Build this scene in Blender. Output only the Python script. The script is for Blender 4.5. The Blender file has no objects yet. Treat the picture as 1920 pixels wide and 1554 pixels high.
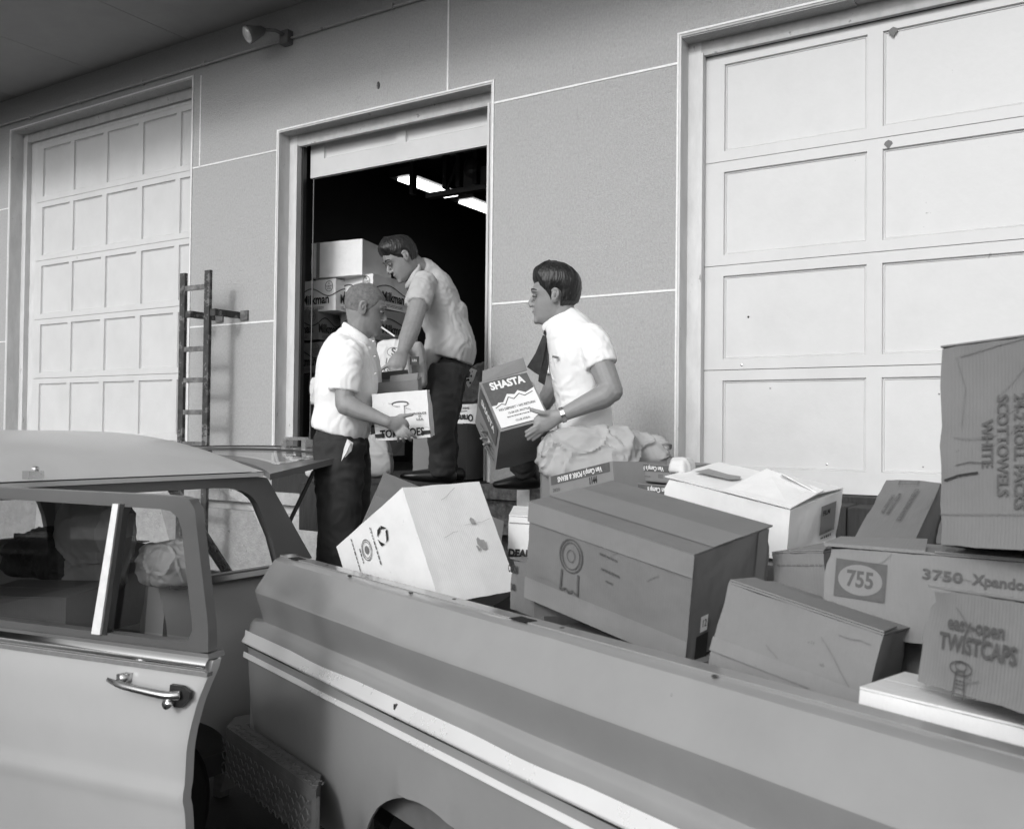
import bpy, bmesh, math, random
from math import sin, cos, pi, radians as rad, sqrt, exp
from mathutils import Vector as V, Matrix as MX, Euler, noise

random.seed(7)
S = bpy.context.scene
COL = S.collection

# ------------------------------------------------------------------ camera
CAM_H, HEAD, PITCH, ROLL, FPX = 1.70, rad(32.336), rad(1.027), rad(0.637), 1728.7
fwd = V((-sin(HEAD)*cos(PITCH), cos(HEAD)*cos(PITCH), sin(PITCH)))
rt0 = V((cos(HEAD), sin(HEAD), 0)); up0 = rt0.cross(fwd)
RT = cos(ROLL)*rt0 + sin(ROLL)*up0
UP = -sin(ROLL)*rt0 + cos(ROLL)*up0
cam = bpy.data.cameras.new('camera'); camo = bpy.data.objects.new('camera', cam); COL.objects.link(camo)
camo.matrix_world = MX(((RT.x, UP.x, -fwd.x, 0), (RT.y, UP.y, -fwd.y, 0), (RT.z, UP.z, -fwd.z, CAM_H), (0, 0, 0, 1)))
cam.sensor_width = 36; cam.lens = FPX/1920*36; cam.clip_start = .05; cam.clip_end = 500
cam.dof.use_dof = True; cam.dof.focus_distance = 4.4; cam.dof.aperture_fstop = 6.3
S.camera = camo

# ------------------------------------------------------------------ light
SUN_EL = rad(27)          # the light comes from behind the camera, square on to the wall
w = bpy.data.worlds.new('World'); S.world = w; w.use_nodes = True
nt = w.node_tree; nt.nodes.clear()
sky = nt.nodes.new('ShaderNodeTexSky'); sky.sky_type = 'NISHITA'; sky.sun_disc = False
sky.sun_elevation = SUN_EL; sky.sun_rotation = pi - rad(3)
sky.air_density = 1.6; sky.dust_density = 4.0
bw = nt.nodes.new('ShaderNodeRGBToBW'); bg = nt.nodes.new('ShaderNodeBackground'); wo = nt.nodes.new('ShaderNodeOutputWorld')
nt.links.new(sky.outputs[0], bw.inputs[0]); nt.links.new(bw.outputs[0], bg.inputs[0]); nt.links.new(bg.outputs[0], wo.inputs[0])
bg.inputs[1].default_value = 0.15
sl = bpy.data.lights.new('sun', 'SUN'); sl.energy = 1.0; sl.angle = rad(11); sl.color = (1, 1, 1)
so = bpy.data.objects.new('sun', sl); COL.objects.link(so)
sd = V((-sin(rad(3))*cos(SUN_EL), cos(rad(3))*cos(SUN_EL), -sin(SUN_EL)))   # direction the light travels
so.rotation_euler = sd.to_track_quat('-Z', 'Y').to_euler(); so.location = (-3, -8, 8)
S.view_settings.view_transform = 'Standard'; S.view_settings.look = 'None'
S.view_settings.exposure = 0.13; S.view_settings.gamma = 1; S.view_settings.use_curve_mapping = False
S.cycles.max_bounces = 8

# ------------------------------------------------------------------ helpers
def ray(px, py): return RT*((px-960)/FPX) - UP*((py-777)/FPX) + fwd
C0 = V((0, 0, CAM_H))
def at(px, py, k): return C0 + ray(px, py)*k
def atY(px, py, Y): d = ray(px, py); return C0 + d*(Y/d.y)
def atZ(px, py, Z): d = ray(px, py); return C0 + d*((Z-CAM_H)/d.z)
RV = V((cos(HEAD), sin(HEAD), 0)); FV = V((-sin(HEAD), cos(HEAD), 0)); ZV = V((0, 0, 1))

MATS = {}
def mat(name, c, rough=.6, metal=0, var=.12, scale=8, bump=0, bscale=60, coat=0, spec=.5, stain=0, emit=0, trans=0, sheen=0, stretch=None, dirt=None):
    if name in MATS: return MATS[name]
    m = bpy.data.materials.new(name); m.use_nodes = True; n = m.node_tree.nodes; l = m.node_tree.links
    p = n['Principled BSDF']; p.inputs['Roughness'].default_value = rough; p.inputs['Metallic'].default_value = metal
    p.inputs['Specular IOR Level'].default_value = spec; p.inputs['Coat Weight'].default_value = coat; p.inputs['Coat Roughness'].default_value = .12
    p.inputs['Base Color'].default_value = (c, c, c, 1)
    tc = n.new('ShaderNodeTexCoord'); src = tc.outputs['Object']
    if stretch:
        mp = n.new('ShaderNodeMapping'); mp.inputs['Scale'].default_value = stretch; l.new(src, mp.inputs[0]); src = mp.outputs[0]
    if var:
        t = n.new('ShaderNodeTexNoise'); t.inputs['Scale'].default_value = scale; t.inputs['Detail'].default_value = 6; t.inputs['Roughness'].default_value = .65
        l.new(src, t.inputs['Vector'])
        r = n.new('ShaderNodeMapRange'); r.inputs[1].default_value = .3; r.inputs[2].default_value = .7
        r.inputs[3].default_value = c*(1-var); r.inputs[4].default_value = min(1, c*(1+var)); l.new(t.outputs[0], r.inputs[0])
        out = r.outputs[0]
        if stain:
            t2 = n.new('ShaderNodeTexNoise'); t2.inputs['Scale'].default_value = scale*.28; t2.inputs['Detail'].default_value = 9; t2.inputs['Roughness'].default_value = .75
            l.new(src, t2.inputs['Vector'])
            r2 = n.new('ShaderNodeMapRange'); r2.inputs[1].default_value = .56; r2.inputs[2].default_value = .72; r2.inputs[3].default_value = 1; r2.inputs[4].default_value = 1-stain
            l.new(t2.outputs[0], r2.inputs[0])
            mm = n.new('ShaderNodeMath'); mm.operation = 'MULTIPLY'; l.new(out, mm.inputs[0]); l.new(r2.outputs[0], mm.inputs[1]); out = mm.outputs[0]
        if dirt:      # (scale, threshold, strength): small chips and specks
            t3 = n.new('ShaderNodeTexNoise'); t3.inputs['Scale'].default_value = dirt[0]; t3.inputs['Detail'].default_value = 5; t3.inputs['Roughness'].default_value = .7
            l.new(src, t3.inputs['Vector'])
            r3 = n.new('ShaderNodeMapRange'); r3.inputs[1].default_value = dirt[1]; r3.inputs[2].default_value = dirt[1]+.03; r3.inputs[3].default_value = 1; r3.inputs[4].default_value = 1-dirt[2]
            l.new(t3.outputs[0], r3.inputs[0])
            mm = n.new('ShaderNodeMath'); mm.operation = 'MULTIPLY'; l.new(out, mm.inputs[0]); l.new(r3.outputs[0], mm.inputs[1]); out = mm.outputs[0]
        cb = n.new('ShaderNodeCombineColor')
        for i in range(3): l.new(out, cb.inputs[i])
        l.new(cb.outputs[0], p.inputs['Base Color'])
        rr = n.new('ShaderNodeMapRange'); rr.inputs[1].default_value = .3; rr.inputs[2].default_value = .7; rr.inputs[3].default_value = max(.03, rough*.88); rr.inputs[4].default_value = min(1, rough*1.15)
        l.new(t.outputs[0], rr.inputs[0]); l.new(rr.outputs[0], p.inputs['Roughness'])
    if bump:
        b = n.new('ShaderNodeTexNoise'); b.inputs['Scale'].default_value = bscale; b.inputs['Detail'].default_value = 5; l.new(src, b.inputs['Vector'])
        bb = n.new('ShaderNodeBump'); bb.inputs['Strength'].default_value = bump; bb.inputs['Distance'].default_value = .01; l.new(b.outputs[0], bb.inputs['Height']); l.new(bb.outputs[0], p.inputs['Normal'])
    if name.endswith(('card', 'card_dark', 'card_light')):
        wv = n.new('ShaderNodeTexWave'); wv.inputs['Scale'].default_value = 42; wv.inputs['Distortion'].default_value = .6; wv.inputs['Detail'].default_value = 1; l.new(src, wv.inputs['Vector'])
        b2 = n.new('ShaderNodeBump'); b2.inputs['Strength'].default_value = .10; b2.inputs['Distance'].default_value = .004; l.new(wv.outputs[1], b2.inputs['Height'])
        b3 = n.new('ShaderNodeTexNoise'); b3.inputs['Scale'].default_value = 7; b3.inputs['Detail'].default_value = 3; l.new(src, b3.inputs['Vector'])
        b4 = n.new('ShaderNodeBump'); b4.inputs['Strength'].default_value = .35; b4.inputs['Distance'].default_value = .02; l.new(b3.outputs[0], b4.inputs['Height']); l.new(b2.outputs[0], b4.inputs['Normal']); l.new(b4.outputs[0], p.inputs['Normal'])
    if emit: p.inputs['Emission Color'].default_value = (1, 1, 1, 1); p.inputs['Emission Strength'].default_value = emit
    if trans: p.inputs['Transmission Weight'].default_value = trans
    MATS[name] = m; return m

M_stucco = mat('stucco_wall', .40, .9, var=.14, scale=95, bump=.7, bscale=190, stain=.18, stretch=(1, 1, .55), dirt=(7, .72, .3))
M_joint = mat('joint_strip', .78, .6, var=.1, scale=30)
M_trim = mat('weathered_trim', .60, .7, var=.12, scale=14, bump=.2, stretch=(1, 1, .3), dirt=(16, .66, .45))
M_trim2 = mat('trim_soffit', .44, .75, var=.15, scale=14, dirt=(14, .63, .5))
M_door = mat('white_door_paint', .59, .5, var=.05, scale=4, bump=.10, bscale=30, stain=.05, dirt=(8, .70, .4))
M_soffit = mat('soffit_board', .33, .8, var=.08, scale=4, stain=.08)
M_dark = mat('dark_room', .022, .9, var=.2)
M_black = mat('black_void', .006, 1, var=0)
M_conc = mat('rough_concrete', .42, .9, var=.16, scale=18, bump=.7, bscale=70, stain=.2, dirt=(22, .66, .6))
M_timber = mat('black_timber', .028, .75, var=.45, scale=12, bump=.8, bscale=16, stretch=(6, 6, .5))
M_plank = mat('peeling_plank', .16, .8, var=.6, scale=30, bump=.5, bscale=60, stain=.6)
M_asph = mat('asphalt', .032, .9, var=.25, scale=5, bump=.5, bscale=120, stain=.3)
M_kraft = mat('kraft_card', .21, .75, var=.07, scale=9, bump=.08, bscale=40, stain=.08, dirt=(17, .685, .28))
M_kraft2 = mat('kraft_card_dark', .182, .75, var=.08, scale=8, bump=.08, bscale=40, stain=.1, dirt=(17, .685, .28))
M_kraft3 = mat('kraft_card_light', .225, .75, var=.07, scale=8, bump=.1, bscale=30, stain=.1, dirt=(17, .685, .28))
M_cream = mat('cream_card', .78, .7, var=.05, scale=7, bump=.08, stain=.08)
M_white = mat('white_card', .80, .65, var=.05, scale=7, bump=.08, bscale=40, stain=.1, dirt=(17, .685, .28))
M_tape = mat('paper_tape', .27, .5, var=.1, scale=12, bump=.1)
M_tapeb = mat('brown_tape', .30, .4, var=.1, scale=12, bump=.1)
M_ink = mat('black_ink', .02, .7, var=0)
M_inkg = mat('grey_ink', .095, .7, var=.2, scale=60)
M_inkm = mat('mid_ink', .16, .7, var=.2, scale=60)
M_inkw = mat('white_ink', .75, .6, var=0)
M_stain = mat('wet_stain', .33, .6, var=.2, scale=40)
M_paper = mat('brown_paper_bag', .37, .75, var=.07, scale=6, bump=.12, bscale=20)
M_paperw = mat('white_paper_bag', .62, .7, var=.06, scale=6, bump=.12, bscale=20)
M_truck = mat('truck_paint', .285, .36, var=.08, scale=3, coat=1.0, stain=.16, dirt=(13, .73, .4))
M_truckin = mat('truck_bed_steel', .13, .55, var=.25, scale=6, stain=.4)
M_chrome = mat('chrome', .93, .17, metal=1, var=.03, scale=6, spec=1)
M_trimc = mat('bright_moulding', .92, .28, metal=.4, var=.03, scale=6, spec=1)
M_chromed = mat('dull_chrome', .6, .26, metal=1, var=.1, scale=9)
M_black_paint = mat('black_trim', .02, .4, var=.2)
M_plate = mat('diamond_plate', .13, .5, metal=.2, var=.25, scale=14, stain=.4)
M_carw = mat('white_car_paint', .44, .34, var=.03, scale=4, coat=.4, stain=.05)
M_carr = mat('car_roof_paint', .58, .42, var=.04, scale=4, coat=.3, stain=.06, dirt=(12, .72, .2))
M_card = mat('grey_car_paint', .105, .35, var=.07, scale=5, coat=.35, stain=.15)
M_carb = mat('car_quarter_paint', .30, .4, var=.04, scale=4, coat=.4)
M_rub = mat('rubber', .018, .8, var=.2)
M_seat = mat('seat_vinyl', .03, .5, var=.2)
M_skin = mat('skin', .25, .52, var=.10, scale=30, bump=.06, bscale=120)
M_skin_shade = mat('skin_shaded', .16, .52, var=.10, scale=30, bump=.06, bscale=120)  # darker copy of the skin: shade painted into ears and eyelids
M_lipd = mat('mouth_line', .10, .6, var=0)
M_eyew = mat('eye_white', .2, .3, var=0)
M_hair = mat('dark_hair', .013, .36, var=.6, scale=60, bump=.5, bscale=160, stretch=(1, 1, .2))
M_buzz = mat('cropped_hair', .15, .75, var=.4, scale=70, bump=.4, bscale=300)
M_shirt = mat('white_shirt', .80, .8, var=.02, scale=10, bump=.05, bscale=200)
M_shirtg = mat('pale_shirt', .42, .8, var=.05, scale=10, bump=.05, bscale=200)
M_pants = mat('dark_trousers', .024, .85, var=.25, scale=12, bump=.1, bscale=200)
M_shoe = mat('black_leather', .012, .35, var=.2)
M_tie = mat('patterned_tie', .018, .6, var=.7, scale=38)
M_rust = mat('rusty_steel', .05, .7, metal=.2, var=.6, scale=18, stain=.5, dirt=(14, .55, -2.2))
M_rung = mat('worn_rung', .15, .6, metal=.2, var=.6, scale=26)
M_tube = mat('lit_tube', .8, .5, var=0, emit=5)
M_lens = mat('lamp_lens', .85, .2, metal=.3, var=.3, scale=30)
M_lampg = mat('lamp_grey', .13, .5, var=.2)
M_cloth = mat('dark_cloth', .04, .9, var=.9, scale=9, bump=.4, bscale=12)
M_wood = mat('pallet_wood', .2, .8, var=.3, scale=10, stretch=(.4, 3, 3))
M_clap = mat('clapboard_paint', .30, .7, var=.1, scale=4)
def glass():
    m = bpy.data.materials.new('window_glass'); m.use_nodes = True; n = m.node_tree.nodes; l = m.node_tree.links; n.clear()
    o = n.new('ShaderNodeOutputMaterial'); mx = n.new('ShaderNodeMixShader'); t = n.new('ShaderNodeBsdfTransparent'); g = n.new('ShaderNodeBsdfGlossy')
    f = n.new('ShaderNodeLayerWeight'); f.inputs[0].default_value = .5; t.inputs[0].default_value = (.80, .80, .80, 1); g.inputs['Roughness'].default_value = .02
    pw = n.new('ShaderNodeMath'); pw.operation = 'POWER'; pw.inputs[1].default_value = 4.2; mu = n.new('ShaderNodeMath'); mu.operation = 'MULTIPLY_ADD'; mu.inputs[1].default_value = .85; mu.inputs[2].default_value = .09
    l.new(f.outputs['Facing'], pw.inputs[0]); l.new(pw.outputs[0], mu.inputs[0]); l.new(mu.outputs[0], mx.inputs[0]); l.new(t.outputs[0], mx.inputs[1]); l.new(g.outputs[0], mx.inputs[2]); l.new(mx.outputs[0], o.inputs[0])
    return m
M_glass = glass()

WM = {}
def obj(name, verts, faces, m, parent=None, smooth=False, local=False, mats=None, fm=None, auto=None):
    """Link one mesh object. Verts are world coordinates unless local (then in the thing's own frame)."""
    me = bpy.data.meshes.new(name)
    if parent is not None and not local:
        inv = WM[parent.name].inverted(); verts = [inv @ V(v) for v in verts]
    me.from_pydata([tuple(v) for v in verts], [], faces); me.update()
    o = bpy.data.objects.new(name, me); COL.objects.link(o)
    for mm in (mats or [m]): me.materials.append(mm)
    if fm: me.polygons.foreach_set('material_index', fm)
    if smooth: me.polygons.foreach_set('use_smooth', [True]*len(me.polygons))
    if auto and hasattr(me, 'set_sharp_from_angle'):
        me.polygons.foreach_set('use_smooth', [True]*len(me.polygons)); me.set_sharp_from_angle(angle=rad(auto))
    if parent is not None: o.parent = parent; WM[o.name] = WM[parent.name].copy()
    else: WM[o.name] = MX.Identity(4)
    return o
def thing(name, label, cat, loc=(0, 0, 0), rot=None, group=None):
    o = bpy.data.objects.new(name, None); COL.objects.link(o); o.empty_display_size = .1
    m = MX.Translation(V(loc))
    if rot is not None: m = m @ rot.to_4x4()
    o.matrix_world = m; WM[o.name] = m
    o['label'] = label; o['category'] = cat
    if group: o['group'] = group
    return o
def tag(o, label, cat, group=None):
    o['label'] = label; o['category'] = cat
    if group: o['group'] = group
    return o
def struct(o): o['kind'] = 'structure'; return o

class B:
    def __init__(s): s.v = []; s.f = []
    def add(s, vs, fs):
        n = len(s.v); s.v += [V(v) for v in vs]; s.f += [tuple(i+n for i in f) for f in fs]; return s
    def box(s, a, b, M=None):
        (x0, y0, z0), (x1, y1, z1) = a, b
        vs = [V(p) for p in ((x0,y0,z0),(x1,y0,z0),(x1,y1,z0),(x0,y1,z0),(x0,y0,z1),(x1,y0,z1),(x1,y1,z1),(x0,y1,z1))]
        if M: vs = [M @ v for v in vs]
        return s.add(vs, [(0,3,2,1),(4,5,6,7),(0,1,5,4),(1,2,6,5),(2,3,7,6),(3,0,4,7)])
    def prism(s, poly, n, d):
        """planar polygon (world points) extruded by vector n*d"""
        k = len(poly); vs = [V(p) for p in poly] + [V(p)+V(n)*d for p in poly]
        fs = [tuple(range(k))[::-1], tuple(range(k, 2*k))] + [(i, (i+1) % k, k+(i+1) % k, k+i) for i in range(k)]
        return s.add(vs, fs)
    def rings(s, rs, closed=True, caps=True):
        k = len(rs[0]); vs = [p for r in rs for p in r]; fs = []
        for i in range(len(rs)-1):
            for j in range(k if closed else k-1):
                a, b = i*k+j, i*k+(j+1) % k; fs.append((a, b, b+k, a+k))
        if caps and closed:
            fs.append(tuple(range(k))[::-1]); fs.append(tuple(range((len(rs)-1)*k, len(rs)*k)))
        return s.add(vs, fs)
    def tube(s, pts, r, n=8):
        return s.sweep(pts, [(r, r)]*len(pts) if not isinstance(r, list) else r, V((.31, .2, .93)), n, 1)
    def sweep(s, pts, rad_, ref, n=16, sub=4, cap_round=False, power=1.0):
        P = [V(p) for p in pts]; Rr = [(q, q) if not isinstance(q, (tuple, list)) else q for q in rad_]
        if sub > 1 and len(P) > 2:
            P2, R2 = [], []
            for i in range(len(P)-1):
                p0, p1, p2, p3 = P[max(i-1, 0)], P[i], P[i+1], P[min(i+2, len(P)-1)]
                r0, r1, r2, r3 = Rr[max(i-1, 0)], Rr[i], Rr[i+1], Rr[min(i+2, len(P)-1)]
                for j in range(sub):
                    t = j/sub
                    f = lambda a, b, c, d: .5*((2*b)+(c-a)*t+(2*a-5*b+4*c-d)*t*t+(3*b-a-3*c+d)*t**3)
                    P2.append(f(p0, p1, p2, p3)); R2.append((f(r0[0], r1[0], r2[0], r3[0]), f(r0[1], r1[1], r2[1], r3[1])))
            P2.append(P[-1]); R2.append(Rr[-1]); P, Rr = P2, R2
        if cap_round:
            t0 = (P[0]-P[1]).normalized(); t1 = (P[-1]-P[-2]).normalized(); a0 = sum(Rr[0])/2; a1 = sum(Rr[-1])/2
            P = [P[0]+t0*a0*.85, P[0]+t0*a0*.5] + P + [P[-1]+t1*a1*.5, P[-1]+t1*a1*.85]
            Rr = [(Rr[0][0]*.4, Rr[0][1]*.4), (Rr[0][0]*.84, Rr[0][1]*.84)] + Rr + [(Rr[-1][0]*.84, Rr[-1][1]*.84), (Rr[-1][0]*.4, Rr[-1][1]*.4)]
        rs = []
        for i, p in enumerate(P):
            t = (P[min(i+1, len(P)-1)]-P[max(i-1, 0)]).normalized()
            b = V(ref)-t*V(ref).dot(t); b = b.normalized() if b.length > 1e-4 else t.orthogonal().normalized(); a = t.cross(b)
            ring = []
            for j in range(n):
                th = 2*pi*j/n; c_, s_ = cos(th), sin(th)
                ca = abs(c_)**power*(1 if c_ >= 0 else -1); sa = abs(s_)**power*(1 if s_ >= 0 else -1)
                ring.append(p + a*Rr[i][0]*ca + b*Rr[i][1]*sa)
            rs.append(ring)
        return s.rings(rs)
    def ell(s, c, r, M=None, n=12, m=8):
        rs = []
        for i in range(1, m):
            ph = pi*i/m; rs.append([V((r[0]*sin(ph)*cos(2*pi*j/n), r[1]*sin(ph)*sin(2*pi*j/n), r[2]*cos(ph))) for j in range(n)])
        rs = [[(M @ p if M else p)+V(c) for p in r_] for r_ in rs]
        k = len(s.v); s.rings(rs, caps=False); top = (M @ V((0, 0, r[2])) if M else V((0, 0, r[2])))
        s.v += [V(c)+top, V(c)-top]; a = len(s.v)-2
        for j in range(n):
            s.f.append((a, k+(j+1) % n, k+j)); s.f.append((a+1, k+(m-2)*n+j, k+(m-2)*n+(j+1) % n))
        return s
    def o(s, name, m, parent=None, **kw): return obj(name, s.v, s.f, m, parent, **kw)
def box_o(name, a, b, m, parent=None, **kw): return B().box(a, b).o(name, m, parent, **kw)

def bevel_mesh(o, w_, seg=2):
    bm = bmesh.new(); bm.from_mesh(o.data); bmesh.ops.bevel(bm, geom=bm.edges[:], offset=w_, segments=seg, affect='EDGES', profile=.6); bm.to_mesh(o.data); bm.free()
    return o
def remesh(b, vox, smooth=2, disp=None):
    """fuse overlapping closed shapes into one continuous skin"""
    me = bpy.data.meshes.new('tmp'); me.from_pydata([tuple(v) for v in b.v], [], b.f); me.update()
    bm = bmesh.new(); bm.from_mesh(me); bmesh.ops.recalc_face_normals(bm, faces=bm.faces); bm.to_mesh(me); bm.free()
    t = bpy.data.objects.new('tmp', me); COL.objects.link(t)
    r = t.modifiers.new('r', 'REMESH'); r.mode = 'VOXEL'; r.voxel_size = vox
    if smooth: q = t.modifiers.new('s', 'SMOOTH'); q.iterations = smooth; q.factor = .5
    dg = bpy.context.evaluated_depsgraph_get(); ev = bpy.data.meshes.new_from_object(t.evaluated_get(dg))
    vs = [v.co.copy() for v in ev.vertices]; ns = [v.normal.copy() for v in ev.vertices]; fs = [tuple(p.vertices) for p in ev.polygons]
    bpy.data.objects.remove(t); bpy.data.meshes.remove(me); bpy.data.meshes.remove(ev)
    if disp: vs = [v + n_*disp(v) for v, n_ in zip(vs, ns)]
    return vs, fs

# ------------------------------------------------------------------ print on flat faces
def text_mesh(s_, size, sx=1.0, bold=0.0, shear=0):
    cu = bpy.data.curves.new('t', 'FONT'); cu.body = s_; cu.size = size; cu.align_x = 'CENTER'; cu.align_y = 'CENTER'; cu.offset = bold*size; cu.shear = shear; cu.resolution_u = 3
    o = bpy.data.objects.new('t', cu); me = bpy.data.meshes.new_from_object(o)
    vs = [V((v.co.x*sx, v.co.y, 0)) for v in me.vertices]; fs = [tuple(p.vertices) for p in me.polygons]
    bpy.data.objects.remove(o); bpy.data.curves.remove(cu); bpy.data.meshes.remove(me)
    return vs, fs
def line2(pts, wd):
    vs, fs = [], []
    for i in range(len(pts)-1):
        a, b = V(pts[i]+(0,)) if len(pts[i]) == 2 else V(pts[i]), V(pts[i+1]+(0,)) if len(pts[i+1]) == 2 else V(pts[i+1])
        d = (b-a).normalized(); n_ = V((-d.y, d.x, 0))*wd/2; k = len(vs); e = d*wd*.2
        vs += [a-n_-e, b-n_+e, b+n_+e, a+n_-e]; fs.append((k, k+1, k+2, k+3))
    return vs, fs
def disc2(rx, ry, n=28, a0=0, a1=2*pi): return [V((rx*cos(a0+(a1-a0)*i/n), ry*sin(a0+(a1-a0)*i/n), 0)) for i in range(n)], [tuple(range(n))]
def ring2(rx, ry, wd, n=32):
    o = [V((rx*cos(2*pi*i/n), ry*sin(2*pi*i/n), 0)) for i in range(n)]; q = [V(((rx-wd)*cos(2*pi*i/n), (ry-wd)*sin(2*pi*i/n), 0)) for i in range(n)]
    return o+q, [(i, (i+1) % n, n+(i+1) % n, n+i) for i in range(n)]
def rect2(w_, h_): return [V((-w_/2, -h_/2, 0)), V((w_/2, -h_/2, 0)), V((w_/2, h_/2, 0)), V((-w_/2, h_/2, 0))], [(0, 1, 2, 3)]
def frame2(w_, h_, t):
    a, _ = rect2(w_, h_); b_, _ = rect2(w_-2*t, h_-2*t); return a+b_, [(i, (i+1) % 4, 4+(i+1) % 4, 4+i) for i in range(4)]
FACES = {'front': (V((0,-1,0)), V((1,0,0)), V((0,0,1))), 'back': (V((0,1,0)), V((-1,0,0)), V((0,0,1))), 'right': (V((1,0,0)), V((0,1,0)), V((0,0,1))),
         'left': (V((-1,0,0)), V((0,-1,0)), V((0,0,1))), 'top': (V((0,0,1)), V((1,0,0)), V((0,1,0))), 'bottom': (V((0,0,-1)), V((1,0,0)), V((0,-1,0)))}
class Box:
    """cardboard carton: body, top flaps, tape; print(...) adds flat print to one of its faces"""
    def __init__(s, label, cen, ang, dim, m, flaps=True, tape=None, dent=.0026, group=None, cat='box', name='cardboard_box', seed=0, tapeface='top', open_top=False):
        rot = (Euler((0, 0, rad(ang[0]))).to_matrix() @ Euler((rad(ang[1]), 0, 0)).to_matrix() @ Euler((0, rad(ang[2]), 0)).to_matrix())
        s.d = V(dim); s.t = thing(name, label, cat, cen, rot, group); s.seed = seed
        if not open_top:
            bm = bmesh.new(); bmesh.ops.create_cube(bm, size=1)
            for v in bm.verts: v.co = V((v.co.x*dim[0], v.co.y*dim[1], v.co.z*dim[2]))
            bmesh.ops.subdivide_edges(bm, edges=bm.edges[:], cuts=9, use_grid_fill=True)
            h = s.d/2
            for v in bm.verts:
                c = v.co; k = sum(1 for i in range(3) if abs(abs(c[i])-h[i]) < 1e-5)
                q = noise.noise(c*5+V((seed*3.1, seed, 0))); q2 = noise.noise(c*16+V((seed, 7, seed)))
                nrm = V([(1 if c[i] > 0 else -1) if abs(abs(c[i])-h[i]) < 1e-5 else 0 for i in range(3)]).normalized()
                for ci in range(3):
                    cn = V((h.x*(1 if (seed*7+ci*3) % 2 else -1), h.y*(1 if (seed*5+ci) % 2 else -1), h.z*(1 if ci != 1 else -1))); dd_ = (c-cn).length
                    if dd_ < .075: c = c - (cn.normalized())*.011*(1-dd_/.075)*(.5+abs(noise.noise(c*30)))
                if k == 1: v.co = c - nrm*dent*(.6+abs(q)*2.6+abs(q2)*.8)
                else: v.co = c - nrm*(.0022+dent*abs(q2)*2.2)
            me = bpy.data.meshes.new('body'); bm.to_mesh(me); bm.free(); me.materials.append(m)
            o = bpy.data.objects.new('body', me); COL.objects.link(o); o.parent = s.t; WM[o.name] = WM[s.t.name].copy()
            me.polygons.foreach_set('use_smooth', [True]*len(me.polygons)); me.set_sharp_from_angle(angle=rad(40))
        else:
            t = .004; x, y, z = h = s.d/2; b = B()
            b.box((-x,-y,-z), (x,y,-z+t)).box((-x,-y,-z), (x,-y+t,z)).box((-x,y-t,-z), (x,y,z)).box((-x,-y+t,-z), (-x+t,y-t,z)).box((x-t,-y+t,-z), (x,y-t,z))
            b.o('body', m, s.t, local=True)
        if flaps and not open_top:
            x, y, z = s.d/2
            ax = FACES[tapeface]
            for sg in (-1, 1):
                b = B()
                if tapeface == 'top':
                    y0, y1 = (-y+.001, -.0018) if sg < 0 else (.0018, y-.001)
                    b.box((-x+.002, y0, z-.001), (x-.002, y1, z+.0028))
                    ob = b.o('flap', m, s.t, local=True)
        if tape: s.tape(tapeface, *tape)
    def fr(s, f):
        n_, u, v = FACES[f]; return n_, u, v, V([n_[i]*s.d[i]/2 for i in range(3)])
    def put(s, f, shape, cx=0, cy=0, ang=0, m=None, lift=.0, name='print'):
        """cx, cy: fractions (-.5 .. .5) of the face"""
        n_, u, v, o = s.fr(f); su = abs(u.dot(s.d)); sv = abs(v.dot(s.d)); vs, fs = shape; a = rad(ang)
        base = .0042 if f == 'top' else .0012
        W_ = [o + u*(cx*su + p.x*cos(a)-p.y*sin(a)) + v*(cy*sv + p.x*sin(a)+p.y*cos(a)) + n_*(base+lift) for p in vs]
        return obj(name, W_, fs, m or M_inkg, s.t, local=True)
    def text(s, f, st, size, cx=0, cy=0, ang=0, sx=1, bold=0, m=None, lift=0): return s.put(f, text_mesh(st, size, sx, bold), cx, cy, ang, m, lift, 'lettering')
    def tape(s, f, wd=.07, along='x', m=None, off=0):
        n_, u, v, o = s.fr(f); su = abs(u.dot(s.d)); sv = abs(v.dot(s.d))
        sh = rect2(su*1.0, wd) if along == 'x' else rect2(wd, sv*1.0)
        return s.put(f, sh, off if along != 'x' else 0, off if along == 'x' else 0, 0, m or M_tape, .0006, 'tape')

# ================================================================== SETTING
D = 4.65; WT = .22
gm = B(); gm.add([(-60, -60, 0), (60, -60, 0), (60, D, 0), (-60, D, 0)], [(0, 1, 2, 3)]); struct(gm.o('ground', M_asph))

# ------------------------------------------------------------------ warehouse
WH = thing('warehouse_building', 'pale stuccoed warehouse with overhead loading doors and a flat canopy above the wall', 'building', (-4, D, 0))
DOCK = 1.39
LX0, LX1, LZ0, LZ1 = -8.43, -5.89, 1.055, 4.405     # left doorway
CX0, CX1, CZ1 = -4.951, -3.104, 3.826               # open doorway
RX0, RX1, RZ1 = -1.898, 1.75, 3.845                 # right doorway
J1, J2 = 3.695, 2.468; VJ = -3.45; TOP = 4.70
def panel(x0, x1, z0, z1):
    g = 0
    o = B().box((x0+g, D, z0+g), (x1-g, D+WT, z1-g)).o('wall_panel', M_stucco, WH)
def wallband(z0, z1, holes):
    xs = [-12.0] ; 
    segs = []; x = -12.0
    for a, b_ in holes:
        segs.append((x, a)); x = b_
    segs.append((x, 6.0)); return [(a, b_, z0, z1) for a, b_ in segs if b_-a > .02]
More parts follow.
